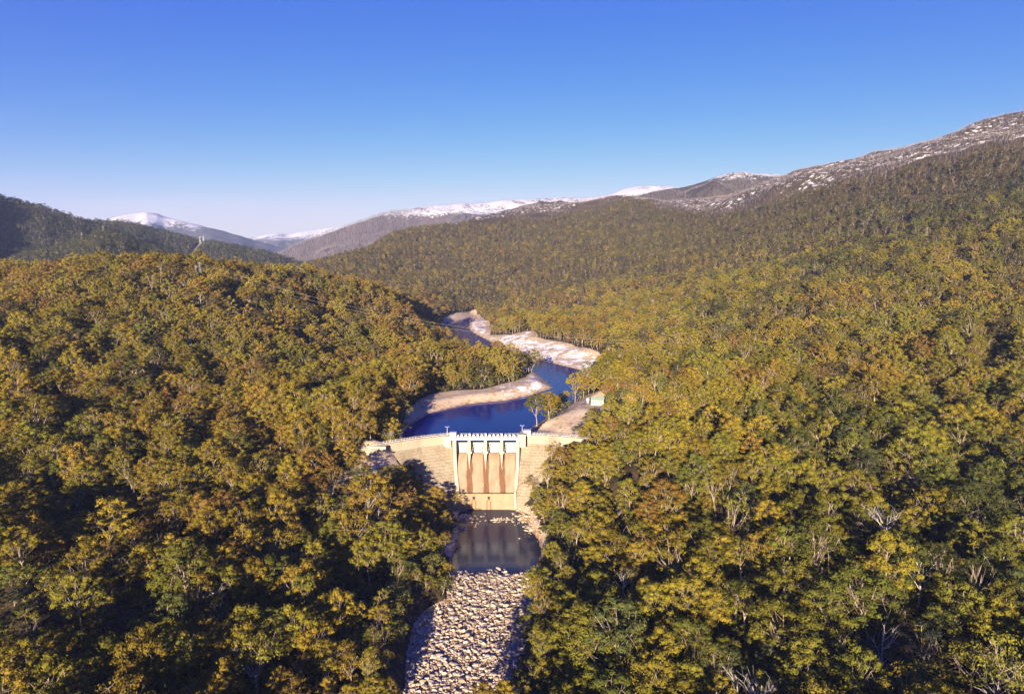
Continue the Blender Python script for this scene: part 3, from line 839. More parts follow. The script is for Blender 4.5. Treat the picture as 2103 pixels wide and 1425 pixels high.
# radial gates
for i in range(4):
    x0 = XL + BAY * i + (1.17 if i else 0.12); x1 = XL + BAY * (i + 1) - (1.17 if i < 3 else 0.12)
    yc, zc, R_ = 507.6, 39.4, 9.0
    ge = empty('spillway_gate', (0, 0, 0)); ge.parent = dam; ge.location = -dam.location
    na = 12; vs = []; fs = []
    for k in range(na + 1):
        z = 37.36 + (45.8 - 37.36) * k / na
        for rr in (R_, R_ - 0.35):
            y = yc + sqrt(max(rr * rr - (z - zc) ** 2, 0))
            vs += [(x0, y, z), (x1, y, z)]
    for k in range(na):
        a = k * 4
        fs += [(a, a + 1, a + 5, a + 4), (a + 3, a + 2, a + 6, a + 7), (a + 2, a, a + 4, a + 6), (a + 1, a + 3, a + 7, a + 5)]
    fs += [(0, 1, 3, 2), (na * 4, na * 4 + 1, na * 4 + 3, na * 4 + 2)]
    MB().add(vs, fs).build('skin_plate', M['gate'], ge)
    for zz in (38.4, 40.2, 42.2, 44.3):
        y = yc + sqrt((R_ - 0.38) ** 2 - (zz - zc) ** 2)
        MB().box(x0 + 0.05, x1 - 0.05, y - 0.5, y - 0.003, zz - 0.12, zz + 0.12).build('girder', M['gate'], ge)
    for sx in (x0 + 0.35, x1 - 0.35):
        din = 1.9 if sx < (x0 + x1) / 2 else -1.9
        for zz in (38.3, 41.6, 44.6):
            y = yc + sqrt((R_ - 0.9) ** 2 - (zz - zc) ** 2)
            MB().tube([(sx, yc, zc), (sx + din, y, zz)], 0.2, 6).build('gate_arm', M['steel'], ge)
        MB().box(sx - 0.34, sx + 0.34, yc - 0.6, yc + 0.6, zc - 0.6, zc + 0.6).build('trunnion', M['white'], ge)
# bridge over the gates
dpart(MB().box(XL - 2.35, XR + 2.35, 508.6, 519.5, 49.3, 50.1), 'bridge_deck', M['pale_concrete'])
dpart(MB().box(XL - 2.35, XR + 2.35, 508.25, 508.59, 49.1, 50.75), 'bridge_parapet', M['white'])
for y in (508.45, 519.2):
    mb = MB()
    z0 = 50.76 if y < 510 else 50.1
    for x in np.arange(XL, XR + 0.1, 1.9): mb.box(x - 0.06, x + 0.06, y - 0.06, y + 0.06, z0, z0 + 1.2)
    for hh_ in (0.6, 1.2): mb.tube([(XL, y, z0 + hh_), (XR, y, z0 + hh_)], 0.06, 4)
    dpart(mb, 'railing', M['white'])
# hoist machinery on the bridge
rnd = random.Random(5)
for i in range(4):
    xa = XL + BAY * i; xm = xa + BAY / 2
    for dx, w, h in ((-3.2, 0.9, 1.3), (0.0, 0.7, 1.6), (3.2, 0.9, 1.3)):
        mb = MB().box(xm + dx - w, xm + dx + w, 513.2, 515.2, 50.1, 50.1 + h).box(xm + dx - w * 0.6, xm + dx + w * 0.6, 513.5, 514.9, 50.1 + h, 50.5 + h)
        dpart(mb, 'hoist', M['white'])
        dpart(MB().tube([(xm + dx - w - 0.8, 514.2, 50.9), (xm + dx - w, 514.2, 50.9)], 0.35, 8), 'hoist_drum', M['dark'])
    if i:
        dpart(MB().box(xa - 0.55, xa + 0.55, 511.5, 513.0, 50.1, 53.0).box(xa - 0.7, xa + 0.7, 511.3, 513.2, 53.0, 53.2), 'control_cabinet', M['white'])
dpart(MB().box(-47.35, -42.8, 508.6 - 0.4, 512.6, 50.105, 54.2).box(-47.6, -42.55, 507.95, 512.85, 54.2, 54.5), 'gatehouse', M['white'])
dpart(MB().box(4.6, 10.4, 508.7, 514.5, 43.0, 52.9).box(4.4, 10.6, 508.5, 514.7, 52.9, 53.15), 'valve_tower', M['pale_concrete'])
dpart(MB().box(9.0, 14.4, 514.9, 521.0, 50.36, 54.0).box(8.8, 14.6, 514.7, 521.2, 54.0, 54.25), 'gatehouse', M['white'])
dpart(MB().box(-53.0, -47.45, 514.0, 519.0, 41.5, 50.36), 'buttress', M['pale_concrete'])
# approach platform at the left end of the crest
dpart(MB().box(-106, -92.0, 483.6, 484.2, 47.4, 50.9).box(-106, -92.0, 484.21, 489.0, 49.9, 50.2), 'platform', M['pale_concrete'])

def lamp_post(x, y, z, label):
    e = empty('lamp_post', (x, y, z)); tag(e, label, 'lamp post', 'lamp posts on the dam crest')
    MB().tube([(0, 0, 0), (0, 0, 6.2)], [0.16, 0.1], 8).build('pole', M['galv'], e)
    MB().tube([(0, 0, 6.2), (0.6, 0, 6.5), (1.1, 0, 6.5)], 0.07, 6).tube([(0, 0, 6.2), (-0.6, 0, 6.5), (-1.1, 0, 6.5)], 0.07, 6).build('arm', M['galv'], e)
    for s_ in (-1, 1): MB().box(s_ * 1.3 - 0.4, s_ * 1.3 + 0.4, -0.18, 0.18, 6.42, 6.6).build('lamp_head', M['galv'], e)
lamp_post(-50.5, 519.0, 50.3, 'lamp post on the crest just left of the white gate bridge')
lamp_post(8.0, 522.6, 50.3, 'lamp post on the crest beside the right white gatehouse')

# ------------------------------------------------------------------ road, shed, tank
def strip(name, pts, w, mat, lift=0.12, kind='structure'):
    pts = arc(pts, 6); fr = offset_frame(pts)
    L = [(p + n * (w / 2)) for p, n in fr]; R = [(p - n * (w / 2)) for p, n in fr]
    zc_ = height(np.array([p.x for p, n in fr]), np.array([p.y for p, n in fr])) + lift
    zl = height(np.array([q.x for q in L]), np.array([q.y for q in L])); zr = height(np.array([q.x for q in R]), np.array([q.y for q in R]))
    z = np.maximum(np.maximum(zl, zr), zc_) + lift
    vs = []; fs = []
    for i in range(len(fr)):
        vs += [(L[i].x, L[i].y, z[i]), (R[i].x, R[i].y, z[i]), (L[i].x, L[i].y, z[i] - 2.5), (R[i].x, R[i].y, z[i] - 2.5)]
    for i in range(len(fr) - 1):
        a = 4 * i; b = a + 4
        fs += [(a, a + 1, b + 1, b), (a, b, b + 2, a + 2), (a + 1, a + 3, b + 3, b + 1)]
    o = MB().add(vs, fs).build(name, mat)
    if kind: tag(o, kind=kind)
    return fr, z
fr_road, z_road = strip('access_road', [(-99.5, 484), (-102.5, 470), (-109, 455), (-118, 441), (-130, 428)], 5.5, M['road'])
mb_e = empty('guard_rail', (-97, 480, 47)); tag(mb_e, 'white guard rail on posts along the road left of the dam', 'guard rail')
rail_pts = []
for i in range(0, len(fr_road) - 5):
    p, n = fr_road[i]; q = p + n * 2.5
    rail_pts.append((q.x + 97, q.y - 480, z_road[i] - 47 + 0.75))
    MB().box(q.x + 97 - 0.12, q.x + 97 + 0.12, q.y - 480 - 0.12, q.y - 480 + 0.12, z_road[i] - 47 - 0.3, z_road[i] - 47 + 0.9).build('post', M['white'], mb_e)
MB().tube(rail_pts, 0.13, 5).build('rail', M['white'], mb_e)

strip('pad_road', [(61, 600), (62.5, 588), (67, 578), (76, 573), (84, 566)], 4.5, M['road'], 0.05)
shed = empty('shed', (76.5, 597.5, 57.45), radians(-14))
tag(shed, 'cream shed with pale green gable roof on the pad right of the lake', 'shed')
MB().add([(-5.5, -4, 0), (5.5, -4, 0), (5.5, 4, 0), (-5.5, 4, 0), (-5.5, -4, 4.6), (5.5, -4, 4.6), (5.5, 4, 4.6), (-5.5, 4, 4.6), (-5.5, 0, 6.6), (5.5, 0, 6.6)],
         [(0, 1, 5, 4), (2, 3, 7, 6), (1, 2, 6, 9, 5), (3, 0, 4, 8, 7), (0, 3, 2, 1)]).build('wall', M['cream'], shed)
for s_ in (-1, 1):
    MB().add([(-5.9, s_ * 4.4, 4.45), (5.9, s_ * 4.4, 4.45), (5.9, 0, 6.75), (-5.9, 0, 6.75), (-5.9, s_ * 4.4, 4.62), (5.9, s_ * 4.4, 4.62), (5.9, 0, 6.92), (-5.9, 0, 6.92)],
             [(0, 1, 2, 3), (4, 5, 6, 7), (0, 1, 5, 4), (1, 2, 6, 5), (2, 3, 7, 6), (3, 0, 4, 7)]).build('roof_panel', M['roof'], shed)
MB().box(-1.6, 1.6, -4.06, -4.003, 0.05, 3.4).build('door', M['cream'], shed)
for x in (-3.6, 3.6): MB().box(x - 0.7, x + 0.7, -4.05, -4.003, 1.6, 2.7).build('window', M['dark'], shed)
tank = empty('water_tank', (68.2, 603.0, 57.4)); tag(tank, 'small round white tank on a stand at the left of the cream shed', 'tank')
mb = MB(); rr = 1.55
for k in range(8):
    a, b = -pi / 2 + pi * k / 8, -pi / 2 + pi * (k + 1) / 8
    mb.tube([(0, 0, 3.2 + rr * sin(a)), (0, 0, 3.2 + rr * sin(b))], [max(rr * cos(a), 0.01), max(rr * cos(b), 0.01)], 16, cap=False)
mb.build('tank', M['white'], tank)
for k in range(4): MB().tube([(0.9 * cos(k * pi / 2), 0.9 * sin(k * pi / 2), -0.3), (0.7 * cos(k * pi / 2), 0.7 * sin(k * pi / 2), 2.2)], 0.1, 6).build('leg', M['white'], tank)

# ------------------------------------------------------------------ boulders
def rock_mesh(seed):
    r = random.Random(seed)
    bm = bmesh.new(); bmesh.ops.create_icosphere(bm, subdivisions=3, radius=1.0)
    sx, sy, sz = r.uniform(0.9, 1.5), r.uniform(0.65, 1.0), r.uniform(0.42, 0.75)
    planes = [(Vector((r.gauss(0, 1), r.gauss(0, 1), r.gauss(0, 1))).normalized(), r.uniform(0.42, 0.78)) for _ in range(14)]
    from mathutils import noise as mn
    for v in bm.verts:
        p = v.co.copy()
        for n, d in planes:
            e = p.dot(n)
            if e > d: p -= n * (e - d) * 0.96
        p *= 1 + 0.16 * mn.noise(p * 1.6 + Vector((seed * 3.1, 0, 0)))
        v.co = (p.x * sx, p.y * sy, p.z * sz)
    me = bpy.data.meshes.new('boulder'); bm.to_mesh(me); bm.free()
    me.materials.append(M['granite'])
    me.polygons.foreach_set('use_smooth', [True] * len(me.polygons))
    return me
ROCKS = [rock_mesh(i) for i in range(10)]

def gn_scatter(name, pts, rot, scl, idx, tint, coll, label, cat):
    """one object that stands for an uncountable mass: copies of the collection's meshes at its points"""
    me = bpy.data.meshes.new(name)
    n = len(pts)
    me.vertices.add(n); me.vertices.foreach_set('co', np.ascontiguousarray(pts, dtype=np.float32).ravel())
    a = me.attributes.new('rot', 'FLOAT_VECTOR', 'POINT'); a.data.foreach_set('vector', np.ascontiguousarray(rot, dtype=np.float32).ravel())
    a = me.attributes.new('scl', 'FLOAT_VECTOR', 'POINT'); a.data.foreach_set('vector', np.ascontiguousarray(scl, dtype=np.float32).ravel())
    a = me.attributes.new('idx', 'INT', 'POINT'); a.data.foreach_set('value', np.ascontiguousarray(idx, dtype=np.int32))
    fattr(me, 'tint', tint)
    o = mesh_obj(name, me)
    tag(o, label, cat, kind='stuff')
    ng = bpy.data.node_groups.new(name + '_nodes', 'GeometryNodeTree')
    ng.interface.new_socket('Geometry', in_out='INPUT', socket_type='NodeSocketGeometry')
    ng.interface.new_socket('Geometry', in_out='OUTPUT', socket_type='NodeSocketGeometry')
    N = ng.nodes; gi = N.new('NodeGroupInput'); go = N.new('NodeGroupOutput')
    ci = N.new('GeometryNodeCollectionInfo'); ci.inputs['Collection'].default_value = coll
    ci.inputs['Separate Children'].default_value = True; ci.inputs['Reset Children'].default_value = True
    ip = N.new('GeometryNodeInstanceOnPoints'); ip.inputs['Pick Instance'].default_value = True
    def na(nm, ty):
        q = N.new('GeometryNodeInputNamedAttribute'); q.data_type = ty; q.inputs['Name'].default_value = nm
        return [s for s in q.outputs if s.enabled and s.name == 'Attribute'][0]
    er = N.new('FunctionNodeEulerToRotation')
    L = ng.links
    L.new(na('rot', 'FLOAT_VECTOR'), er.inputs[0]); L.new(er.outputs[0], ip.inputs['Rotation'])
    L.new(na('scl', 'FLOAT_VECTOR'), ip.inputs['Scale']); L.new(na('idx', 'INT'), ip.inputs['Instance Index'])
    L.new(gi.outputs[0], ip.inputs['Points']); L.new(ci.outputs[0], ip.inputs['Instance']); L.new(ip.outputs[0], go.inputs[0])
    md = o.modifiers.new('scatter', 'NODES'); md.node_group = ng
    return o

def proto_collection(name, meshes):
    c = bpy.data.collections.new(name)
    for i, me in enumerate(meshes):
        q = bpy.data.objects.new('%s_%02d' % (name, i), me); c.objects.link(q)
    return c

rng = np.random.default_rng(11)
bx, by, br = [], [], []
def fill(n, x0, x1, y0, y1, rmin, rmax, test, sink=0.0):
    tries = 0
    cnt = 0
    while cnt < n and tries < n * 30:
        tries += 1
        x, y = rng.uniform(x0, x1), rng.uniform(y0, y1)
        r = rmin + (rmax - rmin) * rng.random() ** 3.2
        if not test(x, y): continue
        bx.append(x); by.append(y); br.append(r); cnt += 1
cand_x = rng.uniform(-75, 24, 24000); cand_y = rng.uniform(222, 398, 24000)
sd_c = poly_sd(cand_x, cand_y, RIVER_POLY)
edge_n = POOL_FAR + fbm(cand_x / 7, cand_y * 0, 2, 3) * 15 - 1.5 * np.abs((cand_x + 12) / 20)
okc = (sd_c < 1.5) & (cand_y < edge_n)
rad_c = 0.22 + 0.36 * rng.random(24000) + 1.5 * rng.random(24000) ** 10
sel = np.where(okc)[0][:12500]
bx += list(cand_x[sel]); by += list(cand_y[sel]); br += list(rad_c[sel])
# rock heaps against the dam foot
def heap(px, py, n, sx, sy, hmax):
    X0, Y0 = Wz(px, py, 0)
    for _ in range(n):
        x = X0 + rng.normal() * sx; y = Y0 + rng.normal() * sy
        if y > 490.5: continue
        bx.append(x); by.append(y); br.append(0.5 + 1.1 * rng.random() ** 3)
heap(962, 1066, 170, 5.0, 5.5, 1); heap(950, 1085, 60, 3.0, 4.0, 1); heap(1025, 1067, 80, 4.0, 2.6, 1); heap(1075, 1062, 260, 5.5, 8.0, 1); heap(1092, 1085, 120, 4.5, 7.0, 1)
bx = np.array(bx); by = np.array(by); br = np.array(br)
bz = np.maximum(height(bx, by), np.where(by > POOL_FAR, -0.35, -9)) + br * 0.12
npx, npy, fw = project(bx, by, bz)
app = br / fw * ((npx > 20) & (npx < 2080) & (npy < 1420))
order = np.argsort(-app)
big_i = order[:290]; rest_i = order[290:]
def nth(n): return '%d%s' % (n, 'th' if 10 < n % 100 < 14 else {1: 'st', 2: 'nd', 3: 'rd'}.get(n % 10, 'th'))
cells = {}
for j, i in enumerate(sorted(big_i, key=lambda q: npx[q])):
    o = mesh_obj('boulder', ROCKS[j % 10])
    o.location = (bx[i], by[i], bz[i]); s_ = br[i]
    o.scale = (s_, s_, s_ * rng.uniform(0.85, 1.15)); o.rotation_euler = (rng.uniform(-.25, .25), rng.uniform(-.25, .25), rng.uniform(0, 6.28))
    px_, py_ = npx[i], npy[i]
    if py_ < 1115:
        side = 'left rubble heap' if px_ < 990 else ('mid pool rocks' if px_ < 1045 else 'right rubble heap')
        cells[side] = cells.get(side, 0) + 1
        lab = 'pale boulder at the dam foot, %s from left in the %s' % (nth(cells[side]), side)
        grp = 'boulders at the dam foot'
    else:
        row = 1 + int((py_ - 1115) / 24); big_ = br[i] > 1.35
        cells[(row, big_)] = cells.get((row, big_), 0) + 1
        lab = '%s boulder in the dry river bed, %s row below the pool, %s from left' % ('big pale' if big_ else 'pale', nth(row), nth(cells[(row, big_)]))
        grp = 'boulders in the dry river bed'
    tag(o, lab, 'boulder', grp)
n_r = len(rest_i)
gn_scatter('boulder_field', np.stack([bx, by, bz], -1)[rest_i], np.stack([rng.uniform(-.3, .3, n_r), rng.uniform(-.3, .3, n_r), rng.uniform(0, 6.28, n_r)], -1),
           np.repeat(br[rest_i][:, None], 3, 1), rng.integers(0, 10, n_r), np.zeros(n_r), proto_collection('rock_kind', ROCKS),
           'pale granite cobbles and small boulders filling the dry river bed', 'rocks')

# ------------------------------------------------------------------ trees
def tube_np(pts, rad, n):
    pts = np.asarray(pts, float); m = len(pts)
    d = np.gradient(pts, axis=0); d /= np.linalg.norm(d, axis=1)[:, None] + 1e-9
    ref = np.where(np.abs(d[:, 2:3]) > 0.9, np.array([[1., 0, 0]]), np.array([[0, 0, 1.]]))
    a = np.cross(d, ref); a /= np.linalg.norm(a, axis=1)[:, None] + 1e-9
    b = np.cross(d, a)
    ang = np.arange(n) * 2 * pi / n
    V = pts[:, None, :] + np.asarray(rad)[:, None, None] * (np.cos(ang)[None, :, None] * a[:, None, :] + np.sin(ang)[None, :, None] * b[:, None, :])
    i = np.arange(m - 1)[:, None] * n; k = np.arange(n)[None, :]
    Fq = np.stack([i + k, i + (k + 1) % n, i + n + (k + 1) % n, i + n + k], -1).reshape(-1, 4)
    return V.reshape(-1, 3), Fq

def join(parts):
    V, Fq, off = [], [], 0
    for v, f in parts: V.append(v); Fq.append(f + off); off += len(v)
    return np.concatenate(V), np.concatenate(Fq)

def bend(p, q, r, sag, m=5):
    t = np.linspace(0, 1, m)[:, None]
    mid = (p + q) / 2 + r.normal(size=3) * np.linalg.norm(q - p) * 0.10 + np.array([0, 0, sag])
    return (1 - t) ** 2 * p + 2 * t * (1 - t) * mid + t ** 2 * q

def gum(seed, H, R, n_cl, n_lf, lf, sides=5, fork=0.42, flat=0.30, lean=0.06, sparse=1.0, core=2):
    """eucalypt: pale trunk that forks into rising limbs, each carrying domed tufts of leaves"""
    r = np.random.default_rng(seed)
    wood = []
    top = np.array([r.normal() * lean * H, r.normal() * lean * H, H * fork])
    tr = bend(np.array([0, 0, -1.5]), top, r, 0, 6)
    r0 = 0.0135 * H
    wood.append(tube_np(tr, np.linspace(r0 * 1.25, r0 * 0.8, 6), sides))
    n_l = int(r.integers(5, 8))
    ends = []
    for i in range(n_l):
        a = 2 * pi * (i + r.uniform(-0.3, 0.3)) / n_l
        rad = R * r.uniform(0.35, 0.75)
        e = np.array([top[0] * 1.3 + cos(a) * rad, top[1] * 1.3 + sin(a) * rad, H * r.uniform(0.66, 0.86)])
        if i == 0: e = np.array([top[0] * 1.6 + r.normal() * 0.6, top[1] * 1.6 + r.normal() * .6, H * 0.90])
        s0 = tr[-1] if r.random() < 0.6 else tr[-2]
        path = bend(s0, e, r, -0.04 * H, 5)
        wood.append(tube_np(path, np.linspace(r0 * 0.55, r0 * 0.22, 5), sides))
        ends.append(path)
    # tufts
    C, Rc = [], []
    for i in range(n_cl):
        for _ in range(20):
            a = r.uniform(0, 2 * pi); rad = R * sqrt(r.random()) ; t = rad / R
            zt = H * (0.97 - flat * 0.80 * t * t) - H * flat * 1.1 * r.random() ** 2.6
            c = np.array([top[0] * 1.4 + cos(a) * rad, top[1] * 1.4 + sin(a) * rad, zt])
            rc = R * (0.14 + 0.19 * r.random() ** 1.4) * (1.05 - 0.2 * t)
            if all(np.linalg.norm((c - q) * np.array([1, 1, 1.2])) > 0.62 * (rc + w) for q, w in zip(C, Rc)): break
        C.append(c); Rc.append(rc)
        path = ends[int(np.argmin([np.linalg.norm(q[-1] - c) for q in ends]))]
        s0 = path[int(r.integers(2, 5))]
        wood.append(tube_np(bend(s0, c, r, -0.01 * H, 4), np.linspace(r0 * 0.24, r0 * 0.07, 4), max(3, sides - 2)))
    LV, LF = [], []
    off = 0
    for c, rc in zip(C, Rc):
        nz_, nr_ = (6, 4) if core > 1 else (5, 3)
        ring = []
        ph = r.uniform(0, 6.28)
        for a_ in range(nr_):
            el = -0.35 + 1.75 * a_ / (nr_ - 1)
            for b_ in range(nz_):
                th = 2 * pi * (b_ + 0.5 * (a_ % 2)) / nz_ + ph
                q = rc * (r.uniform(0.42, 0.80) if core > 1 else r.uniform(0.62, 1.0))
                ring.append(c + np.array([cos(el) * cos(th) * q, cos(el) * sin(th) * q, sin(el) * q * 0.72]))
        for a_ in range(nr_ - 1):
            for b_ in range(nz_):
                LF.append(np.array([[a_ * nz_ + b_, a_ * nz_ + (b_ + 1) % nz_, (a_ + 1) * nz_ + (b_ + 1) % nz_, (a_ + 1) * nz_ + b_]]) + off)
        LV.append(np.array(ring) if sparse > 0.6 else c + (np.array(ring) - c) * 0.45); off += len(ring)
        n = max(6, int(n_lf * (rc / (0.28 * R)) ** 2 * sparse))
        d = r.normal(size=(n, 3)); d[:, 2] = d[:, 2] * 0.9 + 0.45
        d /= np.linalg.norm(d, axis=1)[:, None]
        # lobes on the tuft so that its outline is uneven
        k1, k2, k3 = r.normal(size=(3, 3)) * 2.2
        lob = 1 + 0.26 * np.sin(d @ k1 * 2 + 1) + 0.18 * np.sin(d @ k2 * 3 + 2)
        p = c + d * (rc * lob * r.uniform(0.45, 1.25, n) ** 0.6)[:, None] * np.array([1.0, 1.0, 0.66])
        nn = d + r.normal(size=(n, 3)) * 0.28; nn /= np.linalg.norm(nn, axis=1)[:, None]
        t1 = np.cross(nn, r.normal(size=(n, 3))); t1 /= np.linalg.norm(t1, axis=1)[:, None]
        t2 = np.cross(nn, t1)
        s = lf * r.uniform(0.6, 1.3, n)[:, None]
        q = np.stack([p - t1 * s, p - t2 * s * 0.55 + nn * s * 0.12, p + t1 * s, p + t2 * s * 0.55 + nn * s * 0.12], 1)
        LV.append(q.reshape(-1, 3)); LF.append(np.arange(n * 4).reshape(n, 4) + off); off += n * 4
    wv, wf = join(wood)
    return (wv, wf), (np.concatenate(LV), np.concatenate(LF))

def bare_tree(seed, H, R, sides=5, lim=9, twigs=5, fat=1.0):
    r = np.random.default_rng(seed); wood = []
    top = np.array([r.normal() * 0.05 * H, r.normal() * 0.05 * H, H * 0.72])
    tr = bend(np.array([0, 0, -1.5]), top, r, 0, 7); r0 = 0.016 * H * fat
    wood.append(tube_np(tr, np.linspace(r0 * 1.2, r0 * 0.4, 7), sides))
    for i in range(lim):
        a = r.uniform(0, 2 * pi); k = r.uniform(0.42, 1.0)
        s0 = tr[min(6, int(k * 6))]
        L_ = R * r.uniform(0.6, 1.0) * (1.25 - 0.5 * k)
        e = s0 + np.array([cos(a) * L_, sin(a) * L_, H * r.uniform(0.12, 0.30)])
        path = bend(s0, e, r, -0.03 * H, 5)
        wood.append(tube_np(path, np.linspace(r0 * 0.42, r0 * 0.10, 5), sides))
        for _ in range(twigs):
            b = path[int(r.integers(1, 5))]
            dirv = (e - s0) / (np.linalg.norm(e - s0) + 1e-6) + r.normal(size=3) * 0.75 + np.array([0, 0, 0.35])
            wood.append(tube_np(bend(b, b + dirv * R * r.uniform(0.2, 0.45), r, 0, 3), np.linspace(r0 * 0.15, r0 * 0.05, 3), 3))
    return join(wood)

def make_gum_meshes(tagname, seeds, **kw):
    out = []
    for s_ in seeds:
        r = np.random.default_rng(s_ + 900)
        args = dict(kw); args['H'] = kw['H'] * r.uniform(0.9, 1.1); args['R'] = kw['R'] * r.uniform(0.85, 1.15)
        args['flat'] = kw.get('flat', 0.46) * r.uniform(0.75, 1.2); args['fork'] = kw.get('fork', 0.40) * r.uniform(0.85, 1.2)
        if tagname == 'gum' and s_ % 3 == 0: args['sparse'] = 0.45; args['n_cl'] = int(args['n_cl'] * 0.72)     # thin crowns that show their limbs
        (wv, wf), (lv, lf_) = gum(s_, **args)
        tm = np_mesh(tagname + '_trunk', wv, wf, [M['bark']], smooth=True)
        cm = np_mesh(tagname + '_crown', lv, lf_, [M['foliage']])
        jv, jf = join([(wv, wf), (lv, lf_)])
        jm = np_mesh(tagname, jv, jf, [M['bark'], M['foliage']], midx=np.concatenate([np.zeros(len(wf)), np.ones(len(lf_))]))
        out.append((tm, cm, jm, args['H'], args['R']))
    return out
NEAR = make_gum_meshes('gum', range(1, 11), H=29.0, R=9.4, n_cl=46, n_lf=150, lf=0.43, flat=0.44)
MID = make_gum_meshes('mid_gum', range(21, 27), H=26.0, R=9.0, n_cl=32, n_lf=42, lf=0.66, sides=4, fork=0.34, flat=0.48)
FAR = make_gum_meshes('far_gum', range(31, 37), H=22.0, R=8.6, n_cl=20, n_lf=14, lf=0.95, sides=3, core=1, fork=0.28, flat=0.52)
BARE = [np_mesh('bare_tree', *bare_tree(s_, 24.0, 6.5), [M['dead']], smooth=True) for s_ in range(41, 46)]
WHITE = [np_mesh('white_tree', *bare_tree(s_, 29.0, 7.6, 6, 10, 6, 1.15), [M['bleached']], smooth=True) for s_ in range(71, 75)]
BURNT = [np_mesh('burnt_tree', *bare_tree(s_, 15.0, 2.6, 3, 6, 2), [M['burnt']]) for s_ in range(51, 55)]
BURNT_PALE = [np_mesh('pale_snag', *bare_tree(s_, 16.0, 2.4, 3, 5, 1), [M['ashen']]) for s_ in range(61, 64)]
C_near = proto_collection('gum_kind', [m[2] for m in NEAR] + BARE)
C_mid = proto_collection('mid_gum_kind', [m[2] for m in MID] + BARE[:2])
C_far = proto_collection('far_gum_kind', [m[2] for m in FAR] + BURNT_PALE)
C_burnt = proto_collection('burnt_kind', BURNT + BURNT_PALE)

def scatter(y0, y1, step, umax, seed, jitter=0.46):
    """jittered grid inside the wedge the camera could see, with a margin"""
    r = np.random.default_rng(seed)
    ys = np.arange(y0, y1, step)
    xs = np.arange(-umax * y1 - step, umax * y1 + step, step)
    X, Y = np.meshgrid(xs, ys)
    X = X + (np.arange(len(ys)) % 2)[:, None] * step / 2
    X = X + r.uniform(-jitter, jitter, X.shape) * step; Y = Y + r.uniform(-jitter, jitter, X.shape) * step
    k = (np.abs(X) < umax * Y) & (Y > y0) & (Y < y1)
    return X[k], Y[k]

def allowed(X, Y):
    z, sdl, sdr = height(X, Y, True)
    ok = np.ones(len(X), bool)
    ok &= ~((sdl < 3.0) & (Y > dam_y(X) - 1) & (Y < 1900))
    ok &= ~((sdr < np.where(Y > 385, 5.0, 2.0)) & (Y < 510))
    ok &= bare_amount(X, Y, 1.5) < 0.5
    ok &= poly_sd(X, Y, PADCLEAR) > 0
    dd = Y - dam_y(X)
    ok &= ~((X > -100) & (X < 52) & (dd < 4) & (dd > -9))
    # nothing grows on the concrete itself
    ok &= ~((X > -54) & (X < 13) & (Y > 484) & (Y < 530))
    zface = 43.6 - (-dd - 4.6) / 0.70
    ok &= ~((X > -100) & (X < 50) & (dd <= -4) & (dd > -38) & (z < zface + 0.5))
    return ok, z

def tint_at(X, Y, Z, r):
    """gold and brown on the left and far slopes, greener low on the right, dark ash forest high up"""
    u = X / Y
    base = 0.555 + 0.32 * fbm(X / 90, Y / 90, 77, 3) + 0.10 * np.clip(-u, -0.6, 0.6)
    base = base - 0.14 * np.clip((u - 0.05) / 0.3, 0, 1) * np.clip((620 - Y) / 250, 0, 1)
    base = base - 0.34 * np.clip((u - 0.15) / 0.4, 0, 1) * np.clip((Y - 850) / 700, 0, 1)
    base = base - 0.30 * np.clip((Z - 200) / 150, 0, 1)
    base = base + 0.08 * np.clip((Y - 700) / 400, 0, 1) * np.clip((0.25 - u) / 0.3, 0, 1)
    t_ = np.clip(base + r.normal(size=len(X)) * 0.13, 0.03, 0.88)
    dark = 0.62 * np.clip((Y - 1350) / 500, 0, 1) + 0.25 * np.clip((u - 0.2) / 0.3, 0, 1) * np.clip((Y - 800) / 400, 0, 1) + 0.16 * np.clip((Y - 500) / 300, 0, 1) > r.random(len(X))
    return np.where(dark, r.uniform(0.97, 1.0, len(X)), t_)

SKELETONS = [(2056, 1392, 226, 1.15, 'tall white leafless tree at the right edge near the bottom corner'),
             (1560, 1420, 232, 1.0, 'grey half bare tree at the bottom edge right of the river'),
             (1820, 1065, 345, 1.15, 'tall grey leafless tree high on the right slope'),
             (1792, 1015, 360, 1.0, 'white leafless tree left of the tall grey one on the right slope'),
             (1885, 1205, 290, 1.0, 'bare tree with twisted purple grey branches on the right slope'),
             (1815, 1310, 255, 0.9, 'pale bare tree low on the right slope above the bottom edge'),
             (1540, 1000, 385, 0.95, 'leafless tree with long pale limbs right of the dam'),
             (1280, 1150, 330, 0.75, 'small dead tree on the right bank opposite the boulders'),
             (250, 1110, 322, 0.8, 'thin leafless tree low on the left slope'),
             (520, 1300, 262, 0.7, 'short dead tree near the bottom left of the river'),
             (105, 905, 430, 1.2, 'spreading leafless tree near the left edge of the picture')]
r_t = np.random.default_rng(3)
XN, YN = scatter(120, 700, 10.6, 0.98, 101)
ok, ZN = allowed(XN, YN); XN, YN, ZN = XN[ok], YN[ok], ZN[ok]
for px, py, Y, s_, lab in SKELETONS:
    X = ray(px, py)[0] * Y
    hide = (np.hypot(XN - X, YN - Y) < 8) | ((np.abs(XN - X * YN / Y) < 8.5) & (YN < Y) & (YN > Y - 42))
    XN, YN, ZN = XN[~hide], YN[~hide], ZN[~hide]
gap = fbm(XN / 25, YN / 25, 31, 2)
k = gap > -0.30
XN, YN, ZN = XN[k], YN[k], ZN[k]
SN = 0.62 + 0.46 * r_t.random(len(XN)) + 0.22 * (r_t.random(len(XN)) < 0.2)
small = r_t.random(len(XN)) < 0.28
SN = np.where(small, SN * (0.40 + 0.25 * r_t.random(len(XN))), SN)
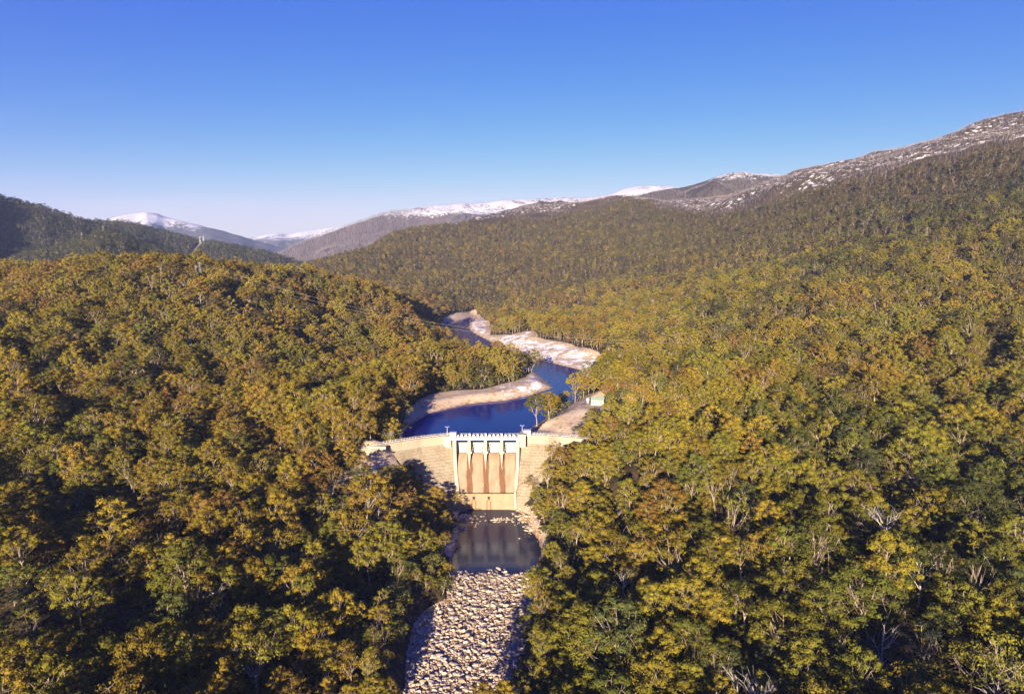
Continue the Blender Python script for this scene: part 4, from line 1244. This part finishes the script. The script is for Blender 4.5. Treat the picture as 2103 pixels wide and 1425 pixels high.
# trees on the banks of the gorge next to the dam stay lower
nd = np.hypot(XN + 25, YN - 495)
SN = np.where(nd < 85, SN * np.where((XN < -48) | (XN > 14), 0.80, 0.6), SN)
sdn = poly_sd(XN, YN, RIVER_POLY)
SN = np.where((sdn < 30) & (YN < 420), SN * np.where(XN < -20, 0.42 + 0.010 * np.clip(sdn, 0, 30), 0.62), SN)
SN = np.where((XN > -135) & (XN < -62) & (YN > 415) & (YN < 482), SN * 0.85, SN)
SN = np.where((XN > 40) & (XN < 120) & (YN > 480) & (YN < 640), SN * 0.62, SN)
TN = tint_at(XN, YN, ZN, r_t)
px_, py_, fw_ = project(XN, YN, ZN + 20 * SN)
pb_, qb_, _ = project(XN, YN, ZN)
vis = (px_ > -120) & (px_ < 2223) & (py_ < 1425 + 420)
XN, YN, ZN, SN, TN, px_, py_, fw_ = [a[vis] for a in (XN, YN, ZN, SN, TN, px_, py_, fw_)]
inframe = (px_ > 8) & (px_ < 2095) & (py_ < 1415)
app = np.where(inframe, SN / fw_, 0)
order = np.argsort(-app)
IND = order[:285]; REST = order[285:]
kindN = r_t.integers(0, 10, len(XN))
dead_roll = r_t.random(len(XN))
rzN = r_t.uniform(0, 2 * pi, len(XN))

def place_gum(i_kind, loc, s_, rz, tint, label, group, lean=(0, 0), sxy=1.0):
    tm, cm, jm, H, R = NEAR[i_kind]
    e = empty('eucalypt_tree', loc, rz); e.rotation_euler = (lean[0], lean[1], rz)
    e.scale = (s_ * sxy, s_ * sxy, s_)
    tag(e, label, 'tree', group)
    t = mesh_obj('trunk', tm, e)
    c = mesh_obj('crown', cm, e); c['tint'] = float(tint)
    return e
def place_bare(k, loc, s_, rz, label, group, sz=1.0):
    o = mesh_obj('dead_tree', BARE[k % 5]); o.location = loc; o.rotation_euler = (0, 0, rz); o.scale = (s_, s_, s_ * sz)
    tag(o, label, 'dead tree', group)
    return o
def tone(t):
    return 'dark green' if t < 0.3 else ('olive green' if t < 0.48 else ('golden olive' if t < 0.64 else ('golden brown' if t < 0.8 else 'rusty brown')))
def row_of(py):
    return 'bottom edge row' if py > 1280 else ('second row up' if py > 1190 else ('third row up' if py > 1110 else 'upper row'))
def nth(n): return '%d%s' % (n, 'th' if 10 < n % 100 < 14 else {1: 'st', 2: 'nd', 3: 'rd'}.get(n % 10, 'th'))
seen = {}
for i in sorted(IND, key=lambda q: px_[q]):
    bare_one = dead_roll[i] < 0.06
    kind_ = 'bare grey tree' if bare_one else tone(TN[i]) + ' gum'
    sz = 'small ' if SN[i] < 0.5 else ('tall ' if SN[i] > 1.08 else '')
    key = (kind_, sz, px_[i] < 1000, row_of(py_[i])); seen[key] = seen.get(key, 0) + 1
    lab = '%s%s %s of river, %s, %s such from left' % (sz, kind_, 'left' if px_[i] < 1000 else 'right', row_of(py_[i]), nth(seen[key]))
    if bare_one:
        place_bare(int(kindN[i]), (XN[i], YN[i], ZN[i]), SN[i] * 1.0, rzN[i], lab, 'bare trees on the near slopes')
    else:
        place_gum(int(kindN[i]), (XN[i], YN[i], ZN[i]), SN[i], rzN[i], TN[i], lab, 'gum trees on the near slopes', sxy=0.85 + 0.35 * ((i * 0.37) % 1.0))

XU, YU = scatter(150, 800, 11.0, 0.9, 109)
okU, ZU = allowed(XU, YU); XU, YU, ZU = XU[okU], YU[okU], ZU[okU]
def forest(name, X, Y, Z, Sc, T, kinds, coll, label):
    n = len(X); r = np.random.default_rng(len(name) + n)
    rot = np.stack([r.normal(size=n) * 0.05, r.normal(size=n) * 0.05, r.uniform(0, 6.283, n)], -1)
    sc3 = np.stack([Sc * r.uniform(0.85, 1.2, n)] * 2 + [Sc * r.uniform(0.9, 1.12, n)], -1)
    return gn_scatter(name, np.stack([X, Y, Z], -1), rot, sc3, kinds, T, coll, label, 'forest')
kk = np.where(dead_roll < 0.035, 10 + (kindN % 5), kindN)
for nm, sel, lab in (('forest', XN[REST] < -20, 'dense gum forest covering the lower left slopes around the river'),
                     ('forest', XN[REST] >= -20, 'dense gum forest covering the lower right slopes around the river')):
    J = REST[sel]
    forest(nm, XN[J], YN[J], ZN[J], SN[J], TN[J], kk[J], C_near, lab)
SU = 0.28 + 0.22 * r_t.random(len(XU))
gn_scatter('undergrowth', np.stack([XU, YU, ZU - 2.2], -1), np.stack([XU * 0, XU * 0, r_t.uniform(0, 6.28, len(XU))], -1), np.stack([SU * 1.5, SU * 1.5, SU], -1),
           r_t.integers(0, 6, len(XU)), np.clip(0.22 + 0.12 * r_t.normal(size=len(XU)), 0, 0.8), C_mid, 'low scrub and saplings under the gum trees', 'undergrowth')
# middle distance
XM, YM = scatter(700, 1400, 10.4, 0.92, 102)
ok, ZM = allowed(XM, YM); XM, YM, ZM = XM[ok], YM[ok], ZM[ok]
SM = 0.60 + 0.50 * r_t.random(len(XM)); TM = tint_at(XM, YM, ZM, r_t)
gm = fbm(XM / 32, YM / 32, 33, 2) > np.where(XM > 0, -0.24, -0.30)
XM, YM, ZM, SM, TM = XM[gm], YM[gm], ZM[gm], SM[gm], TM[gm]
SM = np.where((XM > -190) & (XM < -20) & (YM > 900) & (poly_sd(XM, YM, LAKE_POLY) < 75), SM * 0.6, SM)
dm = r_t.random(len(XM))
km = np.where(dm < 0.015 + 0.14 * np.clip((fbm(XM / 90, YM / 90, 93, 2) - 0.2) * 5, 0, 1), 6 + r_t.integers(0, 2, len(XM)), r_t.integers(0, 6, len(XM)))
for sel, lab in ((XM < 0, 'golden brown gum forest on the hill left of the lake'), (XM >= 0, 'golden gum forest on the slopes right of the lake')):
    forest('forest', XM[sel], YM[sel], ZM[sel], SM[sel], TM[sel], km[sel], C_mid, lab)
# far slopes of the terrain sheet
XF, YF = scatter(1400, 3700, 13.0, 0.90, 103)
ok, ZF = allowed(XF, YF)
bF = burn(XF, YF)
live = ok & (bF < 0) & ~((YF > 1500) & (XF / YF < -0.30) & (YF > 2300))
SF = 0.58 + 0.55 * r_t.random(len(XF)); TF = tint_at(XF, YF, ZF, r_t)
snagF = 0.02 + 0.30 * np.clip((fbm(XF / 160, YF / 110, 91, 3) - 0.18) * 5, 0, 1)
TF = np.where(TF < 0.9, np.clip(TF + 0.22 * fbm(XF / 220, YF / 220, 92, 2), 0.05, 0.88), TF)
kf = np.where(r_t.random(len(XF)) < snagF, 6 + r_t.integers(0, 3, len(XF)), r_t.integers(0, 6, len(XF)))
forest('forest', XF[live], YF[live], ZF[live], SF[live], TF[live], kf[live], C_far, 'dark brown gum forest on the far hillside beyond the lake')
XB, YB = scatter(1450, 3300, 8.5, 0.90, 104)
bB = burn(XB, YB); kB = (bB > -40) & (XB > 0)
XB, YB = XB[kB], YB[kB]; ZB = height(XB, YB)
gapb = fbm(XB / 90, YB / 30, 41, 3) > -0.28
XB, YB, ZB = XB[gapb], YB[gapb], ZB[gapb]
forest('burnt_forest', XB, YB, ZB, 0.55 + 0.30 * r_t.random(len(XB)), np.zeros(len(XB)), r_t.integers(0, 7, len(XB)), C_burnt, 'grey burnt leafless forest along the top of the right hill')

def ridge_trees(R, step, seed, frac=1.0):
    r = np.random.default_rng(seed)
    d0 = R['dc'].min() - R['front']; d1 = R['dc'].max() + R['back'] * 0.25
    xs = np.arange(R['u0'] * d1 if R['u0'] < 0 else R['u0'] * d0, R['u1'] * d1 if R['u1'] > 0 else R['u1'] * d0, step)
    ys = np.arange(d0, d1, step)
    X, Y = np.meshgrid(xs, ys); X = X + r.uniform(-.5, .5, X.shape) * step; Y = Y + r.uniform(-.5, .5, Y.shape) * step
    X, Y = X.ravel(), Y.ravel(); u = X / Y
    k = (u > R['u0']) & (u < R['u1']) & (np.abs(u) < 0.9) & (r.random(len(X)) < frac)
    k &= Y < np.interp(u, R['uc'], R['dc']) + R['back'] * 0.2
    X, Y = X[k], Y[k]
    return X, Y, R['f'](X, Y)
for R, shade_tint, lab in ((R_l1, 0.0, 'dark blue green forest on the tall mountain at the left edge'), (R_l2, 0.05, 'dark forest on the long ridge below the snow peak'), (R_l4, 0.07, 'dark forest on the rounded spur at left behind the near hill')):  # low tints put the shade on these ridges into the leaf colour
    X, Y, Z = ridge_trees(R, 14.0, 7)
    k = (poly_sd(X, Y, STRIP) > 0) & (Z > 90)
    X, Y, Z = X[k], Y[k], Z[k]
    forest('forest', X, Y, Z, 0.6 + 0.55 * r_t.random(len(X)), np.clip(shade_tint + 0.05 * r_t.normal(size=len(X)), 0, 0.25), r_t.integers(0, 6, len(X)), C_far, lab)
X, Y, Z = ridge_trees(R_mid, 13.0, 8)
k = (Z < 470 + fbm(X / 200, Y / 200, 6, 3) * 120) & (Z > 120); X, Y, Z = X[k], Y[k], Z[k]
forest('burnt_forest', X, Y, Z, 1.4 + 0.7 * r_t.random(len(X)), np.zeros(len(X)), np.where(r_t.random(len(X)) < 0.12, 5, r_t.integers(0, 4, len(X))), C_burnt, 'burnt purple grey forest on the snow topped mountain behind the lake')
X, Y, Z = ridge_trees(R_knob, 12.0, 9)
k = (Z < 560 + fbm(X / 150, Y / 150, 6, 3) * 160) & (Z > 120); X, Y, Z = X[k], Y[k], Z[k]
forest('burnt_forest', X, Y, Z, 0.8 + 0.4 * r_t.random(len(X)), np.zeros(len(X)), r_t.integers(0, 7, len(X)), C_burnt, 'burnt brown forest below the snow patched knob')

# named trees around the lake
def at_ground(px, py, z0):
    u, t = ray(px, py)
    Ys = np.arange(533, 1900, 1.5)
    zg = height(u * Ys, Ys); hit = np.where(np.maximum(zg, LAKE) >= CZ - t * Ys)[0]
    j = hit[0] if len(hit) else 0
    return u * Ys[j], Ys[j], float(zg[j])
for px, py, s_, t, lab in [
    (1131, 850, 0.56, 0.55, 'white trunked gum leaning over the lake at the foot of the cut slope'),
    (1139, 852, 0.52, 0.58, 'second white trunked gum on the lake edge above the dam'),
    (1153, 835, 0.52, 0.45, 'olive gum on the lake shore between the cut slope and the water'),
    (1162, 826, 0.42, 0.62, 'small golden gum on the shore left of the gravel pad'),
    (1176, 823, 0.40, 0.55, 'little round gum standing by the gravel pad edge'),
    (1198, 817, 0.78, 0.80, 'big spreading brown gum with bare limbs behind the white tank'),
    (1217, 812, 0.62, 0.55, 'olive gum behind the roof of the cream shed'),
    (1215, 882, 0.52, 0.5, 'gum tree with pale trunk on the bank right of the dam end')]:
    X, Y, Z = at_ground(px, py, 50)
    place_gum((px * 7) % 10, (X, Y, Z), s_, (px * 1.7) % 6.28, t, lab, 'gum trees around the shed')
# drowned and shoreline dead trees
dead_px = [(1070, 714, .62), (1088, 712, .42), (1048, 706, .36), (1106, 731, .55), (1100, 727, .34), (1140, 741, .30), (1128, 738, .28), (1164, 748, .36), (1118, 719, .44), (978, 676, .40), (966, 664, .36), (972, 658, .42),
           (985, 668, .34), (1060, 700, .36), (1034, 704, .28), (1152, 722, .40), (1200, 735, .34), (1078, 700, .38)]
for j, (px, py, s_) in enumerate(dead_px):
    X, Y, Z = at_ground(px, py, LAKE)
    n_left = 1 + sum(1 for q in dead_px if q[0] < px)
    place_bare(j, (X, Y, max(Z, LAKE - 2)), s_ * 1.1, j * 1.3, 'bare drowned tree on the %s lake shore, %s from left' % ('upper' if py < 690 else 'snowy right', nth(n_left)), 'dead trees on the lake shore', 1.1)
# white skeleton trees that stand out on the slopes
for px, py, Y, s_, lab in SKELETONS:
    X = ray(px, py)[0] * Y
    Z = float(height(np.array([X]), np.array([Y]))[0])
    sk = place_bare(0, (X, Y, Z), s_, px * 0.7, lab, 'white skeleton trees'); sk.data = WHITE[int(px) % 4]

# ------------------------------------------------------------------ pylons and cables
def pylon(px, py, Y, h, label, mat='steel'):
    X, _, z = P(px, py, Y)
    e = empty('transmission_tower', (X, Y, z)); tag(e, label, 'pylon', 'pylons of the power line')
    b, t = h * 0.11, h * 0.025
    for sx in (-1, 1):
        for sy in (-1, 1):
            MB().tube([(sx * b, sy * b, -12), (sx * b, sy * b, 0), (sx * t, sy * t, h * 0.72), (sx * t * 0.4, sy * t * 0.4, h)], h * 0.009, 4).build('leg', M[mat], e)
    mb = MB()
    for k in range(6):
        z0, z1 = h * 0.72 * k / 6, h * 0.72 * (k + 1) / 6
        w0, w1 = b + (t - b) * k / 6, b + (t - b) * (k + 1) / 6
        for s_ in (-1, 1):
            mb.tube([(-w0, s_ * w0, z0), (w1, s_ * w1, z1)], h * 0.006, 3); mb.tube([(w0, s_ * w0, z0), (-w1, s_ * w1, z1)], h * 0.006, 3)
            mb.tube([(s_ * w0, -w0, z0), (s_ * w1, w1, z1)], h * 0.006, 3)
    mb.build('bracing', M[mat], e)
    for k in (0.70, 0.82, 0.94):
        MB().tube([(-h * 0.17, 0, h * k), (0, 0, h * (k + 0.03)), (h * 0.17, 0, h * k)], h * 0.009, 4).build('cross_arm', M[mat], e)
    return X, Y, z + h * 0.94
pylon(168, 491, 2080, 19, 'grey lattice pylon on the dark spur at the left, lower of two')
pylon(212, 476, 2140, 19, 'grey lattice pylon standing on top of the dark wooded spur')
pylon(411, 497, 3290, 26, 'pale lattice pylon at the head of the cleared strip, left', 'galv')
pylon(418, 497, 3300, 26, 'pale lattice pylon at the head of the cleared strip, right', 'galv')
A1 = pylon(403, 566, 872, 13, 'small green pylon poking above the near left hill')
A2 = pylon(411, 560, 880, 13, 'small pale pylon poking above the crest of the near left hill')
for j, (A_, lab) in enumerate(((A1, 'lower power cable sagging across the lake from the left hill'), (A2, 'upper power cable sagging across the lake from the left hill'))):
    B_ = P(1420, 703 - 6 * j, 860 + 10 * j)
    pts = []
    for k in range(41):
        t = k / 40
        pts.append((A_[0] + (B_[0] - A_[0]) * t, A_[1] + (B_[1] - A_[1]) * t, A_[2] + (B_[2] - A_[2]) * t - 4 * 30 * t * (1 - t)))
    tag(MB().tube(pts, 0.028, 4).build('power_cable', M['galv']), lab, 'cable', 'power cables')

# ------------------------------------------------------------------ air
hz = MB().box(-16000, 16000, -400, 16500, -120, 1500).build('haze', None)
k = bpy.data.materials.new('haze_air'); k.use_nodes = True
nt = k.node_tree; nt.nodes.clear()
pv = nt.nodes.new('ShaderNodeVolumePrincipled'); pv.inputs['Color'].default_value = (0.44, 0.58, 1.0, 1)
pv.inputs['Density'].default_value = 3.0e-5; pv.inputs['Anisotropy'].default_value = 0.0
ou = nt.nodes.new('ShaderNodeOutputMaterial'); nt.links.new(pv.outputs[0], ou.inputs['Volume'])
hz.data.materials.append(k)
tag(hz, 'thin blue air over the valley', 'haze', kind='stuff')
